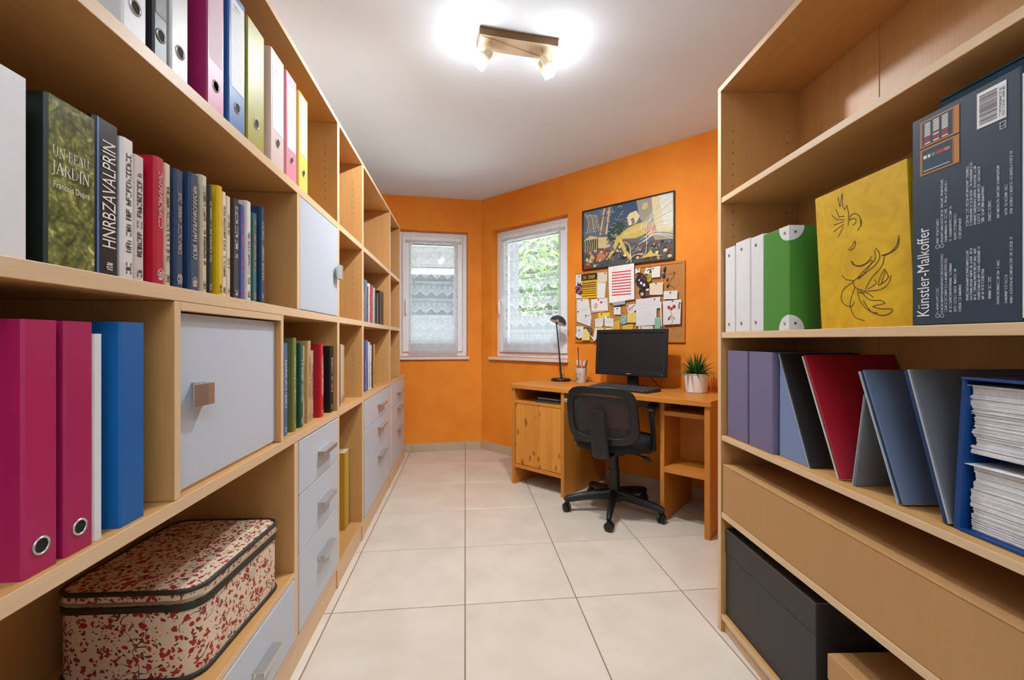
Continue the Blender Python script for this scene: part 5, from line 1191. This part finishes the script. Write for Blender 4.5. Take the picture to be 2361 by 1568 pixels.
note('paper_note', 'beige sheet pinned between the yellow flyer and the striped flyer', 'note', [(1.290, 1.582), (1.386, 1.582), (1.385, 1.506), (1.294, 1.496)], (220, 200, 172), ((.82, .86),))
note('paper_note', 'narrow white sheet below the beige sheet', 'note', [(1.296, 1.497), (1.376, 1.501), (1.366, 1.383), (1.296, 1.383)], (226, 220, 214), ())
def flyer_black(m, F, w_, h_): m.add([F(0, .74), F(1, .74), F(1, 1), F(0, 1)], [(0, 1, 2, 3)]); [scribble(m, .06, z, .86, .022, F, random.Random(int(z * 99)), .08) for z in (.66, .585, .51, .44)]; [m.add([F(.06, z), F(.94, z), F(.94, z + .028), F(.06, z + .028)], [(0, 1, 2, 3)]) for z in (.62, .535, .465, .37, .285, .20, .10)]
def flyer_yel(m, F, w_, h_):
    G_ = lambda a, b: (lambda p: (p[0], -.0006, p[2]))(F(a, b)); r = random.Random(17); scribble(m, .09, .81, .24, .11, G_, r, 0); scribble(m, .46, .80, .40, .14, G_, r, 0)
note('flyer', 'yellow flyer with black header and black lines of print', 'flyer', [(1.156, 1.580), (1.300, 1.578), (1.301, 1.389), (1.156, 1.386)], (226, 172, 30), ((.55, .97),), [('print', (32, 28, 24), flyer_black), ('header_letters', (226, 184, 60), flyer_yel)])
note('paper_flower', 'purple paper flower cut-out at the board edge by the window', 'cut-out', [(1.125, 1.529), (1.135, 1.505), (1.151, 1.521), (1.152, 1.500), (1.166, 1.497), (1.160, 1.470), (1.169, 1.435), (1.151, 1.415), (1.130, 1.425), (1.104, 1.436), (1.108, 1.460), (1.098, 1.481), (1.115, 1.495)], (110, 44, 62), (), [('petal_print', (206, 170, 176), curve([(.2, .5), (.5, .7), (.8, .4), (.5, .3), (.3, .1)], .006)), ('dark_print', (44, 28, 36), curve([(.1, .3), (.4, .5), (.6, .8), (.8, .6)], .007))])
note('paper_note', 'white sheet with pencil lines low on the board by the window', 'note', [(1.114, 1.386), (1.222, 1.384), (1.250, 1.239), (1.240, 1.166), (1.114, 1.208)], (224, 217, 212), ((.36, .95), (.1, .55), (.64, .4)), [('pencil_lines', (120, 112, 106), curve([(.52, .28), (.7, .38), (.97, .42)], .003)), ('pencil_writing', (150, 146, 142), lines([.18, .6], .02, .3, .8))])
note('greeting_card', 'white card with small orange and red drawings', 'card', [(1.247, 1.378), (1.390, 1.381), (1.395, 1.280), (1.250, 1.274)], (230, 218, 210), ((.45, .92),), [('orange_drawing', (220, 140, 84), curve([(.2, .4), (.3, .65), (.36, .45), (.26, .3), (.22, .5)], .006)), ('heart', (176, 52, 62), lambda m, F, a, b: m.add([F(.60, .58), F(.66, .68), F(.68, .78), F(.62, .80), F(.60, .75), F(.56, .81), (F(.53, .74))], [tuple(range(7))])), ('writing', (120, 110, 120), lines([.55, .68], .05, .75, .95, 4)), ('red_line', (140, 50, 46), bars(.02, .96, (.08,), .03))])
note('sticky_note', 'bright yellow sticky note above two small white notes', 'sticky note', [(1.309, 1.271), (1.411, 1.269), (1.411, 1.227), (1.309, 1.230)], (232, 198, 50), ((.32, .75),))
note('sticky_note', 'large mustard-yellow sheet partly behind the monitor', 'sticky note', [(1.416, 1.191), (1.494, 1.210), (1.494, 1.100), (1.430, 1.100)], (214, 162, 62), ())
note('sticky_note', 'second mustard sheet beside the teal drop sticker', 'sticky note', [(1.518, 1.168), (1.599, 1.178), (1.599, 1.100), (1.518, 1.100)], (222, 172, 70), ())
note('sticky_note', 'pale yellow strip just above the monitor edge', 'sticky note', [(1.296, 1.158), (1.427, 1.153), (1.427, 1.112), (1.296, 1.112)], (232, 208, 124), ((.55, .8),))
note('paper_note', 'small white note under the bright sticky note, nearer the window', 'note', [(1.284, 1.225), (1.359, 1.231), (1.354, 1.159), (1.284, 1.162)], (226, 216, 212), ((.92, .06),), [('writing', (170, 160, 156), lines([.75, .55], .06))])
note('paper_note', 'small white note with a curled top under the bright sticky note', 'note', [(1.366, 1.243), (1.384, 1.247), (1.396, 1.230), (1.444, 1.220), (1.439, 1.159), (1.369, 1.165)], (228, 218, 214), ((.42, .85),), [('writing', (170, 160, 156), lines([.55, .4], .06))])
note('paper_tag', 'small white tag with a black top edge', 'tag', [(1.447, 1.317), (1.503, 1.317), (1.503, 1.249), (1.447, 1.251)], (228, 222, 218), ((.5, .68),), [('black_edge', (40, 40, 40), bars(0, 1, (.84,), .16))])
note('drop_sticker', 'teal drop-shaped paper cut-out', 'cut-out', [(1.498, 1.201), (1.504, 1.222), (1.512, 1.240), (1.530, 1.238), (1.549, 1.241), (1.549, 1.188), (1.525, 1.176), (1.505, 1.184)], (150, 190, 192), (), [('outline_print', (54, 110, 112), curve([(.25, .35), (.45, .85), (.8, .5), (.5, .2), (.25, .35)], .004))])
note('sticky_note', 'yellow sticky note against the large white letter', 'sticky note', [(1.556, 1.256), (1.622, 1.262), (1.622, 1.186), (1.553, 1.188)], (230, 196, 96), ())
note('paper_heart', 'pinkish paper cut-out with dark strokes', 'cut-out', [(1.551, 1.316), (1.600, 1.324), (1.625, 1.318), (1.625, 1.280), (1.600, 1.258), (1.581, 1.251), (1.562, 1.262)], (228, 206, 200), ((.15, .8),), [('strokes', (96, 50, 56), curve([(.2, .45), (.5, .6), (.85, .85)], .005)), ('strokes_light', (150, 90, 120), curve([(.2, .6), (.35, .3), (.7, .5)], .003))])
note('photo', 'dark flowery photograph cut round, upper of the two', 'photo', [(1.619, 1.490), (1.635, 1.526), (1.662, 1.543), (1.697, 1.516), (1.727, 1.439), (1.701, 1.429), (1.666, 1.436), (1.631, 1.455)], (34, 28, 30), (), [('white_flowers', (226, 214, 204), lambda m, F, a, b: [m.add([F(x + r * math.cos(k * 1.05), z + r * 1.1 * math.sin(k * 1.05)) for k in range(6)], [tuple(range(6))]) for x, z, r in ((.42, .35, .09), (.62, .22, .10), (.28, .55, .06))]), ('red_flowers', (110, 36, 44), lambda m, F, a, b: [m.add([F(x + r * math.cos(k * 1.05), z + r * 1.1 * math.sin(k * 1.05)) for k in range(6)], [tuple(range(6))]) for x, z, r in ((.48, .72, .13), (.66, .55, .09))])])
note('photo', 'dark photograph of a pink rose, lower of the two', 'photo', [(1.644, 1.400), (1.653, 1.428), (1.727, 1.427), (1.727, 1.361), (1.666, 1.362)], (32, 30, 30), (), [('rose', (214, 160, 140), lambda m, F, a, b: m.add([F(.33 + .16 * math.cos(k * .8), .42 + .2 * math.sin(k * .8)) for k in range(8)], [tuple(range(8))])), ('leaves', (126, 44, 50), lambda m, F, a, b: m.add([F(.6, .2), F(.95, .1), F(.98, .6), F(.7, .7)], [(0, 1, 2, 3)])), ('highlight', (226, 200, 176), lambda m, F, a, b: m.add([F(.66, .75), F(.95, .72), F(.95, .98), F(.7, .95)], [(0, 1, 2, 3)]))])
note('letter', 'large white letter with faint writing in the middle of the board', 'letter', [(1.626, 1.354), (1.805, 1.362), (1.805, 1.283), (1.780, 1.282), (1.778, 1.166), (1.624, 1.159)], (222, 214, 212), ((.78, .92),), [('faint_writing', (178, 172, 170), lines([.85, .74, .62, .5, .42, .34], .012, .1, .75, 6))])
note('card_strip', 'white strip with red edge peeping over the monitor', 'card', [(1.644, 1.158), (1.753, 1.160), (1.753, 1.110), (1.644, 1.112)], (228, 208, 200), (), [('red_edge', (170, 80, 70), bars(.14, .2, (0,), 1))])
note('money_note', 'mint green printed slip low beside the letter', 'slip', [(1.766, 1.217), (1.805, 1.218), (1.805, 1.120), (1.763, 1.120)], (152, 200, 168), (), [('pattern', (60, 130, 92), lines([.2, .35, .5, .65, .8], .08, .1, .9, 3))])
note('flyer', 'white flyer printed with red stripes, overlapping the picture frame', 'flyer', [(1.404, 1.612), (1.612, 1.617), (1.615, 1.356), (1.412, 1.339)], (232, 226, 222), (), [('red_stripes', (206, 70, 66), bars(.14, .88, [.19 + k * .076 for k in range(9)], .034)), ('small_print', (150, 146, 150), lines([.93, .88], .012, .15, .4)), ('corner_print', (110, 60, 90), lines([.06], .012, .78, .9))], n0=.0345)
note('grey_card', 'grey card edge showing below the red striped flyer', 'card', [(1.418, 1.352), (1.541, 1.362), (1.541, 1.325), (1.448, 1.317)], (164, 164, 154), (), n0=.0332)
note('paper_note', 'small white note near the top rail beside the blue charm', 'note', [(1.743, 1.575), (1.807, 1.575), (1.805, 1.499), (1.743, 1.499)], (226, 218, 208), ((.2, .85),))
note('index_card', 'square beige card under the small top note', 'card', [(1.729, 1.461), (1.826, 1.461), (1.824, 1.374), (1.729, 1.379)], (224, 206, 180), ((.5, .92),))
note('index_card', 'small white card between the hooks and the rose card', 'card', [(1.830, 1.397), (1.927, 1.396), (1.924, 1.338), (1.830, 1.342)], (228, 220, 212), ((.5, .8),), [('writing', (170, 166, 160), lines([.55, .3], .06, .1, .6))])
note('paper_scrap', 'torn white scrap above the upper dark photograph', 'note', [(1.622, 1.576), (1.657, 1.577), (1.657, 1.545), (1.640, 1.548), (1.622, 1.538)], (226, 218, 214), ((.6, .8),))
note('paper_scrap', 'white triangular scrap beside the yellow-green flower', 'note', [(1.688, 1.538), (1.706, 1.573), (1.738, 1.568), (1.723, 1.526)], (230, 222, 214), (), [('black_print', (40, 36, 36), curve([(.5, .5), (.7, .7), (.95, .6)], .006))])
note('paper_flower', 'yellow-green paper flower beside the dark photograph', 'cut-out', [(1.710, 1.478), (1.722, 1.500), (1.716, 1.518), (1.727, 1.534), (1.742, 1.532), (1.738, 1.505), (1.742, 1.483), (1.726, 1.470)], (178, 176, 56), (), [('dark_veins', (110, 90, 40), curve([(.4, .1), (.5, .5), (.6, .9)], .004))])
note('flower_card', 'white card with a red flower bouquet picture, beside the letter', 'card', [(1.826, 1.329), (1.952, 1.334), (1.946, 1.168), (1.828, 1.164)], (228, 216, 210), ((.55, .95), (.93, .86)), [('flowers', (166, 44, 46), lambda m, F, a, b: [m.add([F(x + r * math.cos(k * 1.05), z + r * .9 * math.sin(k * 1.05)) for k in range(6)], [tuple(range(6))]) for x, z, r in ((.34, .70, .09), (.62, .72, .10), (.48, .64, .08), (.34, .24, .07))]), ('stems', (70, 96, 70), curve([(.38, .6), (.5, .42), (.45, .3), (.55, .12), (.42, .03)], .003)), ('leaves', (60, 56, 46), lambda m, F, a, b: [m.add([F(.45, .40), F(.35, .30), F(.42, .28)], [(0, 1, 2)]), m.add([F(.5, .38), F(.66, .24), F(.62, .20)], [(0, 1, 2)])]), ('clip_print', (60, 58, 56), bars(.86, .92, (.62,), .2))])
note('paper_strip', 'thin white strip beside the flower card', 'note', [(1.806, 1.326), (1.816, 1.326), (1.820, 1.155), (1.812, 1.155)], (230, 224, 216), ())
note('sticky_note', 'lowest yellow sticky note, with a pointed top', 'sticky note', [(1.171, 1.141), (1.212, 1.149), (1.245, 1.109), (1.242, 1.059), (1.171, 1.057)], (232, 208, 124), ())
note('paper_figure', 'white spotted paper cut-out in the bottom corner by the window', 'cut-out', [(1.119, 1.170), (1.187, 1.167), (1.180, 1.120), (1.176, 1.083), (1.145, 1.070), (1.112, 1.093), (1.124, 1.130)], (222, 220, 226), ((.5, .7),), [('spots', (140, 146, 170), lines([.3, .2, .5], .05, .3, .7, 8))])
note('paper_figure', 'grey animal paper cut-out above the lowest sticky note', 'cut-out', [(1.189, 1.162), (1.225, 1.160), (1.267, 1.152), (1.262, 1.118), (1.247, 1.105), (1.235, 1.135), (1.210, 1.150), (1.189, 1.148)], (84, 70, 66), (), [('light_patch', (150, 146, 150), curve([(.6, .6), (.8, .7), (.85, .3)], .008))])
note('paper_figure', 'white V-shaped paper strip beside the monitor corner', 'cut-out', [(1.247, 1.100), (1.277, 1.081), (1.292, 1.160), (1.316, 1.134), (1.301, 1.066), (1.282, 1.050)], (226, 216, 214), ())
def hang(name, label, cat, s, z, parts):
    o = wthing(name, label, cat, s, .0185, z, 'trinkets on the cork board')
    for nm, c, path, r in parts: m = MB(); m.ring([(a, -.004 - q, b) for a, b, q in path], r, 8); m.build(nm, cov(c, .4), o, smooth=True)
hang('blue_charm', 'blue and black charm hanging beside the small top note', 'charm', 1.825, 1.53, [('bead', (44, 66, 120), [(0, -.038, 0), (.0, -.03, .0), (.0, -.012, 0), (0, -.006, 0)], [.004, .011, .010, .004]), ('dark_bead', (40, 36, 40), [(.004, 0, 0), (.008, .02, 0), (.014, .038, 0)], [.007, .008, .005]), ('ring', (206, 190, 150), [(.0, -.004, 0), (.003, .0, 0)], [.009, .008])])
hang('string_pendant', 'dark string with small pendants looped over the bare cork', 'pendant', 1.853, 1.48, [('string', (92, 56, 34), [(0, .037, 0), (.03, .037, 0), (.052, .036, 0), (.03, .002, 0), (.004, -.032, 0)], .0012), ('string_end', (92, 56, 34), [(.004, -.032, 0), (.03, -.05, 0), (.048, -.067, 0)], .0012), ('pendant', (130, 50, 46), [(-.006, -.010, 0), (-.002, 0, 0), (0, .012, 0)], [.003, .007, .003]), ('pendant', (60, 54, 50), [(-.002, -.058, 0), (0, -.046, 0), (.004, -.035, 0)], [.003, .007, .003]), ('hook', (70, 50, 36), [(.045, .036, 0), (.047, .046, .003)], .003)])

# ---------------------------------------------------------------- ceiling lamp
t = thing('ceiling_spotlight', 'brass-brown ceiling lamp bar with two tilted glowing glass cubes', 'lamp', (.236, 1.957, 2.4246), math.radians(6.8))
BRASS = mat('brass_brown', srgb(112, 76, 38), .4, metal=.35)
CREAM = mat('brushed_nickel', srgb(206, 186, 156), .38, metal=.45)
MB().box(-.180, .180, -.050, .050, -.033, 0).build('mount_box', BRASS, t, bevel=.002)
m = MB(); m.prism([(-.178, -.048), (.178, -.048), (.178, .048)], up, -.0365, -.0333); m.build('cover_plate', CREAM, t, bevel=.0006)
m = MB(); m.prism([(-.178, -.0465), (.1765, .048), (-.178, .048)], up, -.040, -.0333); m.build('cover_plate', CREAM, t, bevel=.0006)
def emis():
    m = bpy.data.materials.new('glowing_glass'); m.use_nodes = True; nt = m.node_tree; nt.nodes.clear()
    e = nt.nodes.new('ShaderNodeEmission'); e.inputs[0].default_value = (.97, .98, 1.0, 1); e.inputs[1].default_value = LAMP_STRENGTH
    o = nt.nodes.new('ShaderNodeOutputMaterial'); nt.links.new(e.outputs[0], o.inputs[0]); return m
EM = emis()
for ax, ay, d in ((-.125, -.008, Vector((-.62, .12, -.77))), (.112, -.006, Vector((.52, -.1, -.85)))):
    d.normalize()
    a = MB(); j = Vector((ax, ay, -.074)); a.ring([(ax, ay, -.041 if ax < 0 else -.037), (ax, ay, -.066), j], [.0062, .0062, .005], 10); arm = a.build('arm', CREAM, t, smooth=True)
    rot = Vector((0, 0, -1)).rotation_difference(d).to_matrix()
    def place(m): m.v = [tuple(j + rot @ Vector(p)) for p in m.v]; return m
    place(MB().box(-.0175, .0175, -.0175, .0175, -.036, -.004)).build('socket', CREAM, t, bevel=.002)
    s = place(MB().box(-.024, .024, -.024, .024, -.0475, -.0365)).build('glass_collar', mat('frosted_glass', srgb(255, 236, 190), .3), t, bevel=.002)
    place(MB().box(-.024, .024, -.024, .024, -.086, -.048)).build('glass_cube', EM, t, bevel=.003)
    # the beam thrown by this spotlight head
    sd = bpy.data.lights.new('spot_beam', 'SPOT'); sd.energy = SPOT_W; sd.color = (.85, .935, 1.0); sd.spot_size = math.radians(166); sd.spot_blend = .75; sd.shadow_soft_size = .03
    so = bpy.data.objects.new('spot_beam', sd); COL.objects.link(so); so.parent = t
    bd = (d + Vector((0, .35, -.55))).normalized()
    so.location = j + d * .122; so.rotation_euler = Vector((0, 0, -1)).rotation_difference(bd).to_euler()
